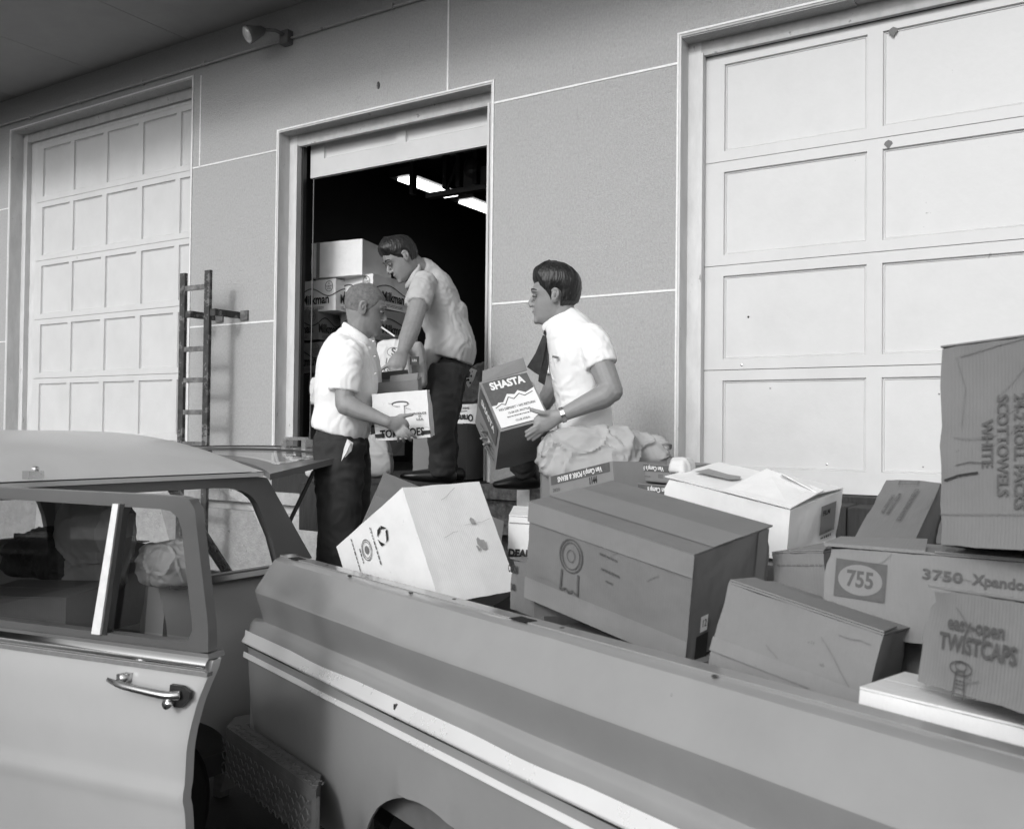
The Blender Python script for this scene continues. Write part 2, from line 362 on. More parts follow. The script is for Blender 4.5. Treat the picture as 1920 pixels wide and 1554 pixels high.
# upper band, split where the vertical joint strips run
for a, b_ in ((-12, -9.4), (-9.4, -5.80), (-5.80, -3.45), (-3.45, -1.0), (-1.0, 1.45), (1.45, 3.9), (3.9, 6)):
    panel(a, b_, CZ1 if -5.9 < a < -3 else (RZ1 if a >= -3.5 else LZ1), TOP)
panel(-12, LX0, J1, LZ1); panel(LX1, -5.80, J1, LZ1)
panel(-5.80, CX0, J1, CZ1); panel(CX1, RX0, J1, CZ1) ; panel(RX1, 6, J1, RZ1)
for z0, z1 in ((J2, J1), (1.25, J2)):
    panel(-12, LX0, z0, z1); panel(LX1, CX0, z0, z1); panel(CX1, RX0, z0, z1); panel(RX1, 6, z0, z1)
# pale strips over the joints
js = []
def strip(x0, x1, z, vertical=False):
    b = B()
    if vertical: b.box((x0-.006, D-.004, z), (x0+.006, D+.004, x1))
    else:
        n = max(2, int((x1-x0)/.25))
        for i in range(n):
            a = x0+(x1-x0)*i/n; c = x0+(x1-x0)*(i+1)/n; t = .0055+.002*noise.noise(V((a*3, z, 0)))
            b.box((a, D-.004, z-t), (c, D+.004, z+t))
    b.o('joint_strip', M_joint, WH)
for z in (J1, J2):
    strip(-12, LX0, z); strip(LX1 if z == J2 else LX1, CX0, z); strip(CX1, RX0, z); strip(RX1, 6, z)
strip(VJ, TOP-.25, CZ1+.012, True); strip(-5.80, TOP-.3, J1, True); strip(1.45, TOP, RZ1, True)
# foundation wall below the doors, with a groove under its cap
b = B().box((-12, D-.03, 1.165), (6, D+WT, 1.25)); b.o('foundation_cap', M_conc, WH)
B().box((-12, D+.03, 1.10), (6, D+WT, 1.165)).o('foundation_groove', M_trim2, WH)
B().box((-12, D-.02, 0), (6, D+WT, 1.10)).o('foundation_wall', M_conc, WH)
for a, b_, z in ((CX0, CX1, DOCK), (RX0, RX1, 1.40)):
    B().box((a, D-.015, 1.25), (b_, D+WT, z)).o('door_sill', M_timber, WH)
B().box((LX0, D+.16, 1.0), (LX1, D+WT+.1, LZ0)).o('door_sill', M_conc, WH)
# jambs, headers, stops
def surround(x0, x1, z0, z1, dep=.13):
    t = .012
    for xa, s_ in ((x0, 1), (x1, -1)):
        a, c = sorted((xa, xa+s_*t)); B().box((a, D-.006, z0), (c, D+WT+.05, z1)).o('door_jamb', M_trim, WH)
        a, c = sorted((xa-s_*.010, xa-s_*.0005)); B().box((a, D-.010, z0), (c, D+.002, z1+.012)).o('corner_bead', M_joint, WH)
        a, c = sorted((xa+s_*t, xa+s_*.085)); B().box((a, D+dep-.03, z0), (c, D+dep, z1-.012)).o('door_stop', M_trim, WH)
        a, c = sorted((xa+s_*.085, xa+s_*.10)); B().box((a, D+dep-.045, z0), (c, D+dep+.0, z1-.085)).o('door_stop_edge', M_trim, WH)
    B().box((x0+t, D-.006, z1-t), (x1-t, D+WT+.05, z1)).o('door_header', M_trim2, WH)
    B().box((x0, D-.010, z1+.0005), (x1, D+.002, z1+.011)).o('corner_bead', M_joint, WH)
    B().box((x0+.085, D+dep-.03, z1-.095), (x1-.085, D+dep, z1-t)).o('header_stop', M_trim2, WH)
surround(LX0, LX1, LZ0, LZ1, .14); surround(CX0, CX1, DOCK, CZ1); surround(RX0, RX1, 1.40, RZ1)

def overhead_door(x0, x1, seams, cols, rail, stile, mull, y, recess=.014, bottom=None, skip_top=False):
    """sectional door: rails and stiles of all sections as one frame, each field a panel of its own"""
    b = B(); pans = []
    T = .035; n = len(cols)
    for i in range(len(seams)-1):
        z1, z0 = seams[i]-.0018, seams[i+1]+.0018
        rb = rail if not (bottom and i == len(seams)-2) else bottom
        b.box((x0, y, z1-rail), (x1, y+T, z1)); b.box((x0, y, z0), (x1, y+T, z0+rb))
        xs = [x0]
        for a, c in cols: xs += [a, c]
        xs.append(x1)
        for k in range(0, len(xs), 2): b.box((xs[k], y, z0+rb), (xs[k+1], y+T, z1-rail))
        for a, c in cols: pans.append((a, c, z0+rb, z1-rail))
    dr = b.o('garage_door', M_door, WH)
    for a, c, z0, z1 in pans:
        q = B(); e = .010
        # chamfered moulding running round the recessed field
        o_ = [V((a, y+.001, z0)), V((c, y+.001, z0)), V((c, y+.001, z1)), V((a, y+.001, z1))]
        m_ = [V((a+.003, y+recess, z0+.003)), V((c-.003, y+recess, z0+.003)), V((c-.003, y+recess, z1-.003)), V((a+.003, y+recess, z1-.003))]
        i1 = [V((a+e, y+recess-.003, z0+e)), V((c-e, y+recess-.003, z0+e)), V((c-e, y+recess-.003, z1-e)), V((a+e, y+recess-.003, z1-e))]
        i2 = [V((a+e+.003, y+recess+.001, z0+e+.003)), V((c-e-.003, y+recess+.001, z0+e+.003)), V((c-e-.003, y+recess+.001, z1-e-.003)), V((a+e+.003, y+recess+.001, z1-e-.003))]
        q.v = o_+m_+i1+i2
        for r_ in range(3):
            for j in range(4): q.f.append((r_*4+j, r_*4+(j+1) % 4, r_*4+4+(j+1) % 4, r_*4+4+j))
        q.f.append((12, 13, 14, 15)); q.o('panel', M_door, dr)
    return dr
YD = D+.14
B().box((LX0+.0125, D+.141, LZ0), (-8.236, D+.176, LZ1-.013)).o('door_stop', M_trim, WH); B().box((-8.2355, D+.141, 4.2835), (LX1-.0125, D+.176, LZ1-.013)).o('header_stop', M_trim, WH)
lc = [(x*1.0814, (x+.392)*1.0814) for x in (-7.528, -7.088, -6.640, -6.190, -5.744)]
lc[-1] = (lc[-1][0], -5.83)
overhead_door(-8.24, -5.80, [4.283-.538*i for i in range(7)], lc, .047, .05, .05, YD)
rd = overhead_door(-1.819, 1.68, [3.751, 3.166, 2.603, 2.040, 1.402], [(-1.695, -.960), (-.887, -.152), (-.08, .655), (.728, 1.463)], .055, .12, .07, YD, bottom=.112)
cd = overhead_door(-4.82, -3.0, [4.06, 3.515], [(-4.69, -4.02), (-3.94, -3.17)], .06, .12, .08, D+.19, bottom=.125)
# stencilled leaf marks and bolt heads on the doors
def leafmark(x, z, y, s_=1.0):
    pts = [(0, 0), (.022, -.012), (.03, -.03), (.016, -.045), (0, -.068), (-.016, -.045), (-.03, -.03), (-.022, -.012)]
    obj('stain', [V((x+a*s_, y, z+c*s_)) for a, c in pts], [tuple(range(8))[::-1]], M_inkm, rd)
leafmark(-.86, 3.150, YD-.001, .7); leafmark(-.84, 3.705, YD-.001, .75)
for x, z, r_ in ((-1.59, 2.065, .007), (-1.44, 1.94, .005), (-1.56, 2.32, .006), (-.63, 1.90, .005), (-.60, 1.79, .005), (-.62, 1.70, .004), (-.70, 1.55, .004), (-1.15, 1.55, .006)):
    B().ell((x, YD+(-.001 if z > 2.04 and z < 2.1 else .013), z), (r_, .004, r_), n=8, m=4).o('bolt_head', M_black_paint if z > 2.1 else M_chromed, rd)

# interior of the building: dark floor, walls and ceiling (butted, nothing flush)
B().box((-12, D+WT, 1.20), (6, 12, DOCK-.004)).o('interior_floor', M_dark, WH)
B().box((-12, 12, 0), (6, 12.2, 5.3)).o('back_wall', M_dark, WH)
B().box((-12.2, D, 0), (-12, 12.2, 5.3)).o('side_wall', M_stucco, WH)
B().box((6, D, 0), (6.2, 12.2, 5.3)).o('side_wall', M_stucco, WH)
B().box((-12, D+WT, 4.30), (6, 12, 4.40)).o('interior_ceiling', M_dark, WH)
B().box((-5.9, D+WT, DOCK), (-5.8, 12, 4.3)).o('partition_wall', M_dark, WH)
B().box((-12.2, D, 5.30), (6.2, 12.2, 5.42)).o('roof_slab', M_trim2, WH)
B().box((-12, D, TOP), (6, D+WT, 5.3)).o('parapet_wall', M_stucco, WH)
# inner lining of the open doorway, track and guide
B().box((CX0+.102, D+.132, DOCK), (CX0+.118, D+.165, CZ1-.09)).o('door_track', M_black_paint, WH)
B().box((CX0+.150, D+.20, DOCK), (CX0+.156, D+.206, CZ1-.3)).o('door_chain', M_inkm, WH)
B().box((CX1-.125, D+.13, DOCK), (CX1-.10, D+.30, CZ1-.09)).o('door_track', M_black_paint, WH)

# canopy: soffit boards one beside the other, with open seams, and a fascia
cz = 4.705; cy0 = 3.38
xb = [-12+.0]
xs = sorted([-7.15+1.2*i for i in range(-4, 12)])
for i in range(len(xs)-1):
    B().box((xs[i]+.003, cy0, cz), (xs[i+1]-.003, D-.004, cz+.02)).o('soffit_board', M_soffit, WH)
B().box((-12, cy0-.04, cz-.06), (6, cy0-.001, cz+.3)).o('canopy_fascia', M_soffit, WH)
B().box((-12, cy0, cz+.022), (6, D-.004, cz+.28)).o('canopy_roof', M_trim2, WH)

# timber dock bumpers, each baulk separately
def bumper(x0, x1, z0, z1, y0, label):
    t = thing('dock_bumper', label, 'dock bumper', ((x0+x1)/2, y0, z0), group=None)
    n = max(1, round((x1-x0)/.24)); wv = (x1-x0)/n
    for i in range(n):
        dz = random.uniform(-.006, .004); dy = random.uniform(-.008, .008)
        o = B().box((x0+i*wv+.003, y0+dy, z0), (x0+(i+1)*wv-.003, D-.032, z1+dz)).o('timber', M_timber, t); bevel_mesh(o, .005, 1)
    return t
bumper(-4.37, -3.06, 1.045, 1.355, 4.33, 'black timber bumper bolted under the open doorway')
bumper(-1.42, .9, 1.06, 1.375, 4.36, 'black timber bumper below the closed right-hand garage door')
lg = thing('loading_ledge', 'peeling plank ledge at the foot of the wall beside the open doorway', 'ledge', (-2.65, 4.3, 1.3))
B().box((-3.05, 4.30, 1.318), (-1.50, D-.031, 1.388)).o('plank', M_plank, lg)
B().box((-3.05, 4.345, 1.12), (-1.50, D-.031, 1.310)).o('riser', M_plank, lg)
B().box((-2.68, 4.292, 1.12), (-2.60, 4.2985, 1.383)).o('batten', M_joint, lg)

# conduit and floodlight
cd_ = thing('conduit', 'thin electrical conduit running along the wall just under the canopy', 'conduit', (-6, D, 4.47))
B().tube([(-11.9, D-.016, 4.478), (-8, D-.016, 4.478), (-4.9, D-.016, 4.468)], .0095).o('pipe', M_trim2, cd_, smooth=True)
B().tube([(-4.86, D-.016, 4.468), (-2, D-.016, 4.47), (5.9, D-.016, 4.47)], .0095).o('pipe', M_trim2, cd_, smooth=True)
for x in (-8.1, -7.35, -6.5, -5.75, -3.9): B().box((x, D-.030, 4.455), (x+.012, D-.0005, 4.492)).o('clip', M_trim2, cd_)
fl = thing('floodlight', 'small clear floodlight on a swivel fixed to the conduit above the wall', 'floodlight', (-4.86, D, 4.47))
B().box((-4.90, D-.055, 4.425), (-4.82, D-.001, 4.52)).o('junction_box', M_lampg, fl)
B().tube([(-4.86, D-.05, 4.49), (-4.88, D-.11, 4.50), (-4.94, D-.16, 4.50)], .013).o('swivel_arm', M_lampg, fl, smooth=True)
ax = V((-.42, -.78, -.46)).normalized(); c = V((-4.94, D-.16, 4.50)); prof = [(0, .02), (.02, .034), (.06, .045), (.10, .058), (.13, .064)]
b = B(); u = ax.orthogonal().normalized(); v = ax.cross(u)
b.rings([[c+ax*h+(u*cos(2*pi*j/18)+v*sin(2*pi*j/18))*r_ for j in range(18)] for h, r_ in prof]); b.o('lamp_shell', M_lampg, fl, smooth=True)
b = B(); b.rings([[c+ax*h+(u*cos(2*pi*j/18)+v*sin(2*pi*j/18))*r_ for j in range(18)] for h, r_ in ((.131, .061), (.142, .052), (.150, .032), (.153, .01))]); b.o('lens', M_lens, fl, smooth=True)
tag(B().ell((-4.02, D-.004, 3.98), (.012, .008, .026)).o('wall_anchor', M_rust), 'dark rusty anchor stub in the wall above the open doorway', 'anchor')

# ladder
ld = thing('ladder', 'rusty steel ladder bracketed to the wall left of the open doorway', 'ladder', (-5.52, 4.43, .3))
for x in (-5.66, -5.39):
    o = B().box((x-.028, 4.400, .3), (x+.028, 4.425, 2.83)).o('rail', M_rust, ld)
for z in (2.715, 2.269, 2.043, 1.81, 1.58, 1.35, 1.12, .89, .66, .43):
    B().box((-5.632, 4.402, z-.018), (-5.418, 4.422, z+.018)).o('rung', M_rung, ld)
for sx, xw in ((1, -5.39), (1, -5.66)):
    b = B().box((xw+.0285, 4.408, 2.50), (xw+.075, 4.420, 2.55)).box((xw+.075, 4.408, 2.50), (xw+.085, 4.635, 2.55)); b.o('bracket', M_rust, ld)
    B().box((xw+.085, 4.636, 2.488), (xw+.16, 4.649, 2.56)).o('bracket_plate', M_rung, ld)
# fluorescent fittings and opener ironwork inside
for y0, y1, lb in ((5.72, 6.35, 'fluorescent light fitting nearest the open doorway ceiling'), (6.56, 7.9, 'second fluorescent light fitting, deeper inside the dark room')):
    t = thing('ceiling_light', lb, 'light', (-4.65, y0, 3.7), group='fluorescent lights inside the doorway')
    B().box((-4.78, y0-.05, 3.715), (-4.54, y1+.05, 3.78)).o('housing', M_black_paint, t)
    B().box((-4.73, y0, 3.695), (-4.59, y1, 3.714)).o('tube', M_tube, t)
    for y in (y0+.1, y1-.1): B().box((-4.665, y, 3.781), (-4.655, y+.01, 4.299)).o('hanger', M_chromed, t)
ho = thing('chain_hoist', 'dark chain hoist ironwork hanging before the lit fluorescent tubes', 'hoist', (-4.1, 5.45, 3.5))
b = B(); b.box((-4.2, 5.40, 3.42), (-3.2, 5.46, 3.455)); b.o('beam', M_black_paint, ho); B().box((-4.2, 5.40, 3.72), (-3.2, 5.46, 3.76)).o('beam', M_black_paint, ho)
for x in (-4.36, -4.05, -3.93, -3.78): B().box((x, 5.405, 3.47), (x+.035, 5.455, 3.72)).o('bar', M_black_paint, ho)
B().tube([(-4.02, 5.43, 3.47), (-3.90, 5.43, 3.72)], .012).o('brace', M_black_paint, ho)
B().ell((-3.80, 5.43, 3.60), (.07, .05, .08)).o('wheel', M_black_paint, ho)
B().box((-4.2, 5.8, 3.55), (-3.7, 5.86, 3.72)).o('cover', M_inkm, ho)
# neighbouring clapboard building across the yard (behind the camera; it shows in glass and chrome)
nb = thing('clapboard_building', 'low clapboard building across the yard, seen mirrored in the car glass', 'building', (-4, -12, 0))
B().box((-14, -12.2, 0), (5, -12.0, 2.7)).o('wall', M_clap, nb)
for i in range(17):
    z = .08+i*.148; b = B(); b.add([(-14, -11.992, z+.148), (5, -11.992, z+.148), (5, -11.965, z+.004), (-14, -11.965, z+.004), (-14, -11.995, z), (5, -11.995, z)], [(3, 2, 1, 0), (4, 5, 2, 3)]); b.o('clapboard', M_clap, nb)
B().box((-14.2, -12.6, 2.7), (5.2, -11.7, 2.8)).o('roof_edge', M_clap, nb)

# ================================================================== PICKUP TRUCK
TA = rad(-19.777); TD = V((cos(TA), sin(TA), 0)); TO = V((-sin(TA), cos(TA), 0))   # towards the cab; across the bed, away from the camera
P0 = V((-2.431, 2.258, 0))
TR = thing('pickup_truck', 'pale grey pickup truck with chrome side mouldings, its open bed heaped with cartons', 'pickup truck', P0, MX(((TD.x, TO.x, 0), (TD.y, TO.y, 0), (0, 0, 1))))
# thing frame: x along the bed towards the cab, y across (away from the viewer), z up
BL, BW = 2.75, 1.93
prof = [(1.255, .085), (1.257, .050), (1.255, .030), (1.247, .012), (1.215, -.010), (1.18, -.032), (1.152, -.050), (1.142, -.053), (1.132, -.050), (1.10, -.038), (1.07, -.026), (1.045, -.017), (1.037, -.015), (1.033, -.018), (1.027, -.026), (1.014, -.034), (.985, -.039), (.95, -.041), (.905, -.040), (.83, -.036), (.75, -.029), (.66, -.017), (.58, .000), (.50, .024), (.44, .045)]
def arch(s):
    u = (s-1.10)/.44
    return .30+.462*sqrt(1-u*u)**1.0 if abs(u) < 1 else 0
def pout(z):
    for (z0, a), (z1, c) in zip(prof[2:-1], prof[3:]):
        if z1 <= z <= z0: return a+(c-a)*(z0-z)/max(1e-6, z0-z1)
    return prof[-1][1]
def bedside(flip):
    b = B(); rs = []
    ss = [0, .012, .03, .06]+[.1+.05*i for i in range(11)]+[.65, .675, .69, .7, .705, .71, .72, .73, .75, .775]+[.8+.03*i for i in range(22)]+[1.48, 1.5, 1.52, 1.535, 1.545, 1.55, 1.555, 1.56, 1.57, 1.6]+[1.7+.15*i for i in range(8)]
    ss = sorted(set(round(x, 4) for x in ss if x <= BL))
    for s_ in ss:
        a = arch(s_); col = []
        for z, o_ in prof:
            back = .022*max(0, 1-s_/.10) if z > 1.035 else 0
            x_ = s_ + (-.10 if z < 1.03 else -.03*(1.262-z)/.23)*max(0, 1-s_/.5)
            rnd = .035*max(0, 1-s_/.05)**2
            zz = max(z, a); oo = o_ if z >= a or z > 1.2 else pout(a)+.012*min(1, (a-z)/.2)
            if a and z < a+.10: oo -= .012*max(0, min(1, (a+.10-max(z, a))/.10))**1.6
            y = oo+rnd+ .004*noise.noise(V((s_*3, z*4, 0)))*(1 if s_ > .05 else 0)
            col.append(V((x_, y if not flip else BW-y, zz)))
        # inner lip of the arch
        rs.append(col)
    b.rings(rs, closed=False)
    o = b.o('bed_side', M_truck, TR, local=True, auto=24)
    # inner wall, rail cap, rear end cap
    q = B(); y0, y1 = (.045, .115) if not flip else (BW-.08, BW-.010)
    q.box((.03, y0+.002, .62), (BL, y1-.035, 1.2490)); q.o('bed_inner_wall', M_truckin, TR, local=True)
    q = B(); q.box((.01, .045 if not flip else BW-.09, 1.2495), (BL, .088 if not flip else BW-.045, 1.2590)); q.o('rail_cap', M_truck, TR, local=True)
    q = B()
    endp = [V((-.09, .045, .50)), V((-.09, -.012, .60)), V((-.095, -.012, .95)), V((-.09, .0, 1.02)), V((-.02, .02, 1.04)), V((-.012, .012, 1.13)), V((.0, .03, 1.22)), V((.005, .05, 1.2485)), V((.005, .118, 1.2485)), V((-.01, .118, .50))]
    if flip: endp = [V((p.x, BW-p.y, p.z)) for p in endp]
    q.prism(endp, (1, 0, 0), .03); q.o('bed_end_post', M_truck, TR, local=True)
    return o
bedside(False); bedside(True)
for s_ in (.10, 1.33, 2.55):
    B().box((s_, .035, 1.2590), (s_+.06, .072, 1.2602)).o('stake_pocket_shade', M_black, TR, local=True)  # flat black plates on the rail paint the shade inside the pocket holes
for s_, y in ((.32, .07), (.55, .03), (.9, .03), (1.05, .07), (1.48, .07), (1.95, .03)): B().ell((s_, y, 1.258), (.007, .007, .003), n=8, m=4).o('rivet', M_rust, TR, local=True)
# scrapes along the flank
def scrape(pts, w0, nm='scratch'):
    b = B()
    for (x, y, z), (x2, y2, z2) in zip(pts[:-1], pts[1:]): b.add([(x, y, z-w0), (x2, y2, z2-w0), (x2, y2, z2+w0), (x, y, z+w0)], [(0, 1, 2, 3)])
    b.o(nm, M_ink, TR, local=True)
for i in range(5): scrape([(1.02+i*.035, .0005, 1.094-.002*i), (1.02+i*.035+.022, .0005, 1.092-.002*i)], .0016+.001*(i % 3))
# mouldings
def mould(z0, z1, proud, m, nm, s0=-.085, s1=BL, yb=-.039):
    b = B(); n = 10; rs = []
    for s_ in [s0, s0+.006, s0+.02, s0+.05, .5, 1.0, 1.5, 2.0, 2.4, s1]:
        k = min(1, max(.2, (s_-s0)/.02)); rs.append([V((s_, yb-proud*k*min(j/n/.12, 1, (1-j/n)/.88*1.15+.0), z0+(z1-z0)*(j/n))) for j in range(n+1)])
    b.rings(rs, closed=False); return b.o(nm, m, TR, local=True, smooth=True)
mould(.950, .992, .022, M_trimc, 'chrome_moulding', yb=-.0375); mould(.900, .917, .011, M_trimc, 'lower_moulding', yb=-.0405, s0=-.09)
mould(.940, .9455, .004, M_black_paint, 'moulding_channel', yb=-.0385)
B().box((.955, -.0525, .945), (.962, -.040, .984)).o('moulding_joint', M_black_paint, TR, local=True)
# bed floor, front wall, lowered tailgate
B().box((0, .12, .58), (BL, BW-.12, .62)).o('bed_floor', M_truckin, TR, local=True)
B().box((BL-.03, .12, .62), (BL, BW-.12, 1.24)).o('bed_front_wall', M_truck, TR, local=True)
B().box((-.50, .14, .585), (-.005, BW-.14, .618)).o('tailgate', M_truck, TR, local=True)
# wheel well and wheels
def wheel(cx, y0, sg):
    rs = []; b = B(); n = 36
    for r_, dy in ((.30, 0), (.335, .0), (.358, .03), (.362, .10), (.362, .13), (.335, .19), (.20, .19)):
        rs.append([V((cx+r_*cos(2*pi*j/n), y0+sg*dy, .362+r_*sin(2*pi*j/n))) for j in range(n)])
    b.rings(rs, caps=True); wl = b.o('wheel', M_rub, TR, local=True, auto=30)
    b = B(); rs = []
    for r_, dy in ((.21, -.004), (.20, .02), (.16, .03), (.10, .012), (.03, .0)): rs.append([V((cx+r_*cos(2*pi*j/n), y0+sg*dy, .362+r_*sin(2*pi*j/n))) for j in range(n)])
    b.rings(rs); b.o('rim', M_chromed, wl, local=True, auto=30)
for cx in (1.13, 4.55):
    wheel(cx, .06, 1); wheel(cx, BW-.06, -1)
b = B(); n = 20; rs = []
for y in (.06, .36): rs.append([V((1.13+.46*cos(pi*j/n), y, .26+.54*sin(pi*j/n))) for j in range(n+1)])
b.rings(rs, closed=False); b.o('wheel_well', M_black, TR, local=True)
B().box((.58, .36, .2), (1.68, .37, .82)).o('wheel_well_back', M_black, TR, local=True)
B().box((-.05, .30, .36), (4.9, BW-.30, .56)).o('chassis', M_black_paint, TR, local=True)
# wrap-round step bumper of tread plate
bp = B(); out = [V((.60, -.095, 0)), V((-.10, -.095, 0)), V((-.19, -.03, 0)), V((-.19, BW+.03, 0)), V((-.10, BW+.095, 0)), V((.60, BW+.095, 0))]
inn = [V((.50, -.03, 0)), V((-.09, -.03, 0)), V((-.09, .02, 0)), V((-.09, BW-.02, 0)), V((-.09, BW+.03, 0)), V((.50, BW+.03, 0))]
for i in range(5):
    q = [out[i], out[i+1], inn[i+1], inn[i]]
    
    bp.prism([V((p.x, p.y, .638)) for p in q], (0, 0, 1), .022)
    a, c = q[0], q[1]; nrm = (c-a).normalized().cross(ZV)*-1; nrm.z = 0
    bp.prism([V((a.x, a.y, .50)), V((c.x, c.y, .50)), V((c.x, c.y, .6375)), V((a.x, a.y, .6375))], -nrm, .012)
bp.add([(.60, -.095, .50), (.60, -.095, .6375), (.50, -.03, .6375), (.50, -.03, .50)], [(0, 1, 2, 3)])
bumper_o = bp.o('step_bumper', M_plate, TR, local=True)
for i in range(28):          # raised treads on the visible top and face
    for j in range(7):
        b = B(); x = -.092+i*.0245; s_ = 1 if (i+j) % 2 else -1
        if j < 2:
            d_ = V((.0075, .006*s_, 0)); n_ = V((-d_.y, d_.x, 0)).normalized()*.0022; c = V((x, -.082+j*.024, .6605)); nn_ = (0, 0, 1)
        else:
            d_ = V((.0075, 0, .0075*s_)); n_ = V((-d_.z, 0, d_.x)).normalized()*.0022; c = V((x, -.107, .512+(j-2)*.0265)); nn_ = (0, -1, 0)
        b.prism([c-d_-n_, c+d_-n_, c+d_+n_, c-d_+n_], nn_, .0022); b.o('tread', M_plate, bumper_o, local=True)
# cab and bonnet (outside the picture, beyond the bed)
b = B(); cabp = [(BL+.03, .50), (BL+.03, 1.25), (BL+.10, 1.72), (BL+.95, 1.74), (BL+1.35, 1.25), (BL+2.55, 1.16), (BL+2.62, .55), (BL+2.2, .45), (BL+1.5, .45)]
b.prism([V((x, .0, z)) for x, z in cabp], (0, 1, 0), BW); cab = b.o('cab', M_truck, TR, local=True); bevel_mesh(cab, .05, 3)
B().box((BL+.20, -.006, 1.27), (BL+1.0, -.001, 1.62)).o('side_window', M_glass, TR, local=True)
B().box((BL+.036, .25, 1.32), (BL+.046, BW-.25, 1.64)).o('rear_window', M_black, TR, local=True)

# ================================================================== STATION WAGON, backed up to the wall
WX = -2.75; WXF = -4.50; WYB = 2.86
WG = thing('station_wagon', 'white station wagon with dark window frames, open liftgate and a rear side door standing open', 'station wagon', (-3.62, .5, 0))
CX_ = (WX+WXF)/2; HWI = (WX-WXF)/2
def sidex(z, y, far=False):
    """outer surface of the body side: bulges at the shoulder and over the rear wheel"""
    t = [( .30, -.10), (.45, -.045), (.60, -.01), (.78, .02), (.90, .02), (1.0, -.005), (1.08, -.03), (1.12, -.05), (1.15, -.05)]
    o_ = t[0][1]
    for (z0, a), (z1, c) in zip(t[:-1], t[1:]):
        if z0 <= z <= z1: o_ = a+(c-a)*(z-z0)/(z1-z0)
    if z > 1.15: o_ = t[-1][1]
    bul = .055*exp(-((z-.60)/.20)**2)*(1/(1+exp(-(y-1.75)/.05)))
    o_ += bul; o_ -= .10*max(0, (y-2.55)/.31)**2
    return WX+o_ if not far else WXF-o_
def warch(y, c=2.02, r=.40): 
    u = (y-c)/r; return .33+.36*sqrt(1-u*u) if abs(u) < 1 else 0
def wside(far):
    y_open0, y_open1 = (1.40, 2.22)
    for (ya, yb, nm) in (((-1.75, 1.395, 'front_body_side'), (2.10, WYB, 'rear_quarter_panel')) if not far else ((-1.75, WYB, 'body_side'),)):
        b = B(); rs = []; n = 40
        for i in range(n+1):
            y = ya+(yb-ya)*i/n; a = max(warch(y), warch(y, -1.0) if ya < 0 else 0); col = []
            for z in [1.15, 1.12, 1.08, 1.04, 1.0, .95, .9, .85, .8, .75, .7, .65, .6, .55, .5, .45, .38, .30]:
                zz = max(z, a); yy = y + (max(0, (1.0-z))*-.12 if (nm == 'rear_quarter_panel' and i == 0) else 0)
                col.append(V((sidex(zz, yy, far), yy, zz)))
            rs.append(col)
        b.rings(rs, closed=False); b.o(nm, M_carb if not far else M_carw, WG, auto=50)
wside(False); wside(True)
# greenhouse: side frame with window apertures built as bars
def gx(z, far=False):       # tumblehome
    k = (z-1.15)*.10; return (WX-.05-k) if not far else (WXF+.05+k)
def gpoly(pts, m, nm, far=False, th=.035, parent=None):
    b = B(); P = [V((gx(z, far), y, z)) for y, z in pts]; b.prism(P, (-1 if not far else 1, 0, 0), th); return b.o(nm, m, parent or WG)
def arc(c, r, a0, a1, n=6): return [(c[0]+r[0]*cos(rad(a0+(a1-a0)*i/n)), c[1]+r[1]*sin(rad(a0+(a1-a0)*i/n))) for i in range(n+1)]
for far in (False, True):
    # D pillar with rounded window corner
    win = arc((2.42, 1.355), (.165, .112), 90, 10)            # along the window edge, top to rear
    outer = [(2.82, 1.15), (2.855, 1.155), (2.63, 1.50), (2.55, 1.51), (2.36, 1.505)]
    gpoly([(2.36, 1.47)]+win+[(2.635, 1.26), (2.665, 1.15)]+outer, M_card, 'rear_pillar', far)
    gpoly([(-.1, 1.50), (-.1, 1.45), (.9, 1.47), (2.36, 1.47), (2.36, 1.505)], M_card, 'roof_side_rail', far)
    gpoly([(2.12, 1.15), (2.20, 1.15), (2.10, 1.47), (2.02, 1.47)], M_card, 'centre_pillar', far) if far else None
    gpoly([(.95, 1.15), (1.03, 1.15), (1.02, 1.468), (.96, 1.468)], M_card, 'side_pillar', far)
    gpoly([(-.62, 1.15), (-.55, 1.15), (-.02, 1.468), (-.10, 1.468)], M_card, 'windscreen_pillar', far)
    sx = 1 if not far else -1
    b = B(); x = gx(1.15, far)
    y0 = 2.16 if not far else -.5
    b.box((min(x-.005*sx, x+.030*sx), y0, 1.118), (max(x-.005*sx, x+.030*sx), 2.74, 1.152)); b.o('belt_moulding', M_card, WG)
    b = B(); b.box((min(x+.0305*sx, x+.038*sx), y0-.04, 1.126), (max(x+.0305*sx, x+.038*sx), 2.70, 1.146)); b.o('chrome_strip', M_chrome, WG)
    b = B(); x2 = gx(1.51, far); b.box((min(x2-.01*sx, x2+.028*sx), -.3, 1.508), (max(x2-.01*sx, x2+.028*sx), 2.585, 1.522)); b.o('drip_rail', M_carr, WG)
obj('quarter_glass', [V((gx(z)-.018, y, z)) for y, z in ((2.20, 1.152), (2.66, 1.152), (2.62, 1.26), (2.555, 1.38), (2.40, 1.465), (2.12, 1.465))], [tuple(range(6))], M_glass, WG)
for ya, yb in ((-.45, .95), (1.03, 2.02), (2.2, 2.6)):
    obj('side_glass', [V((gx(z, True)+.018, y, z)) for y, z in ((ya, 1.152), (yb, 1.152), (yb, 1.465), (ya if ya > 0 else 0, 1.465))], [(0, 1, 2, 3)], M_glass, WG)
obj('windscreen', [V((WX-.12, -.60, 1.16)), V((WXF+.12, -.60, 1.16)), V((WXF+.16, -.06, 1.47)), V((WX-.16, -.06, 1.47))], [(0, 1, 2, 3)], M_glass, WG)
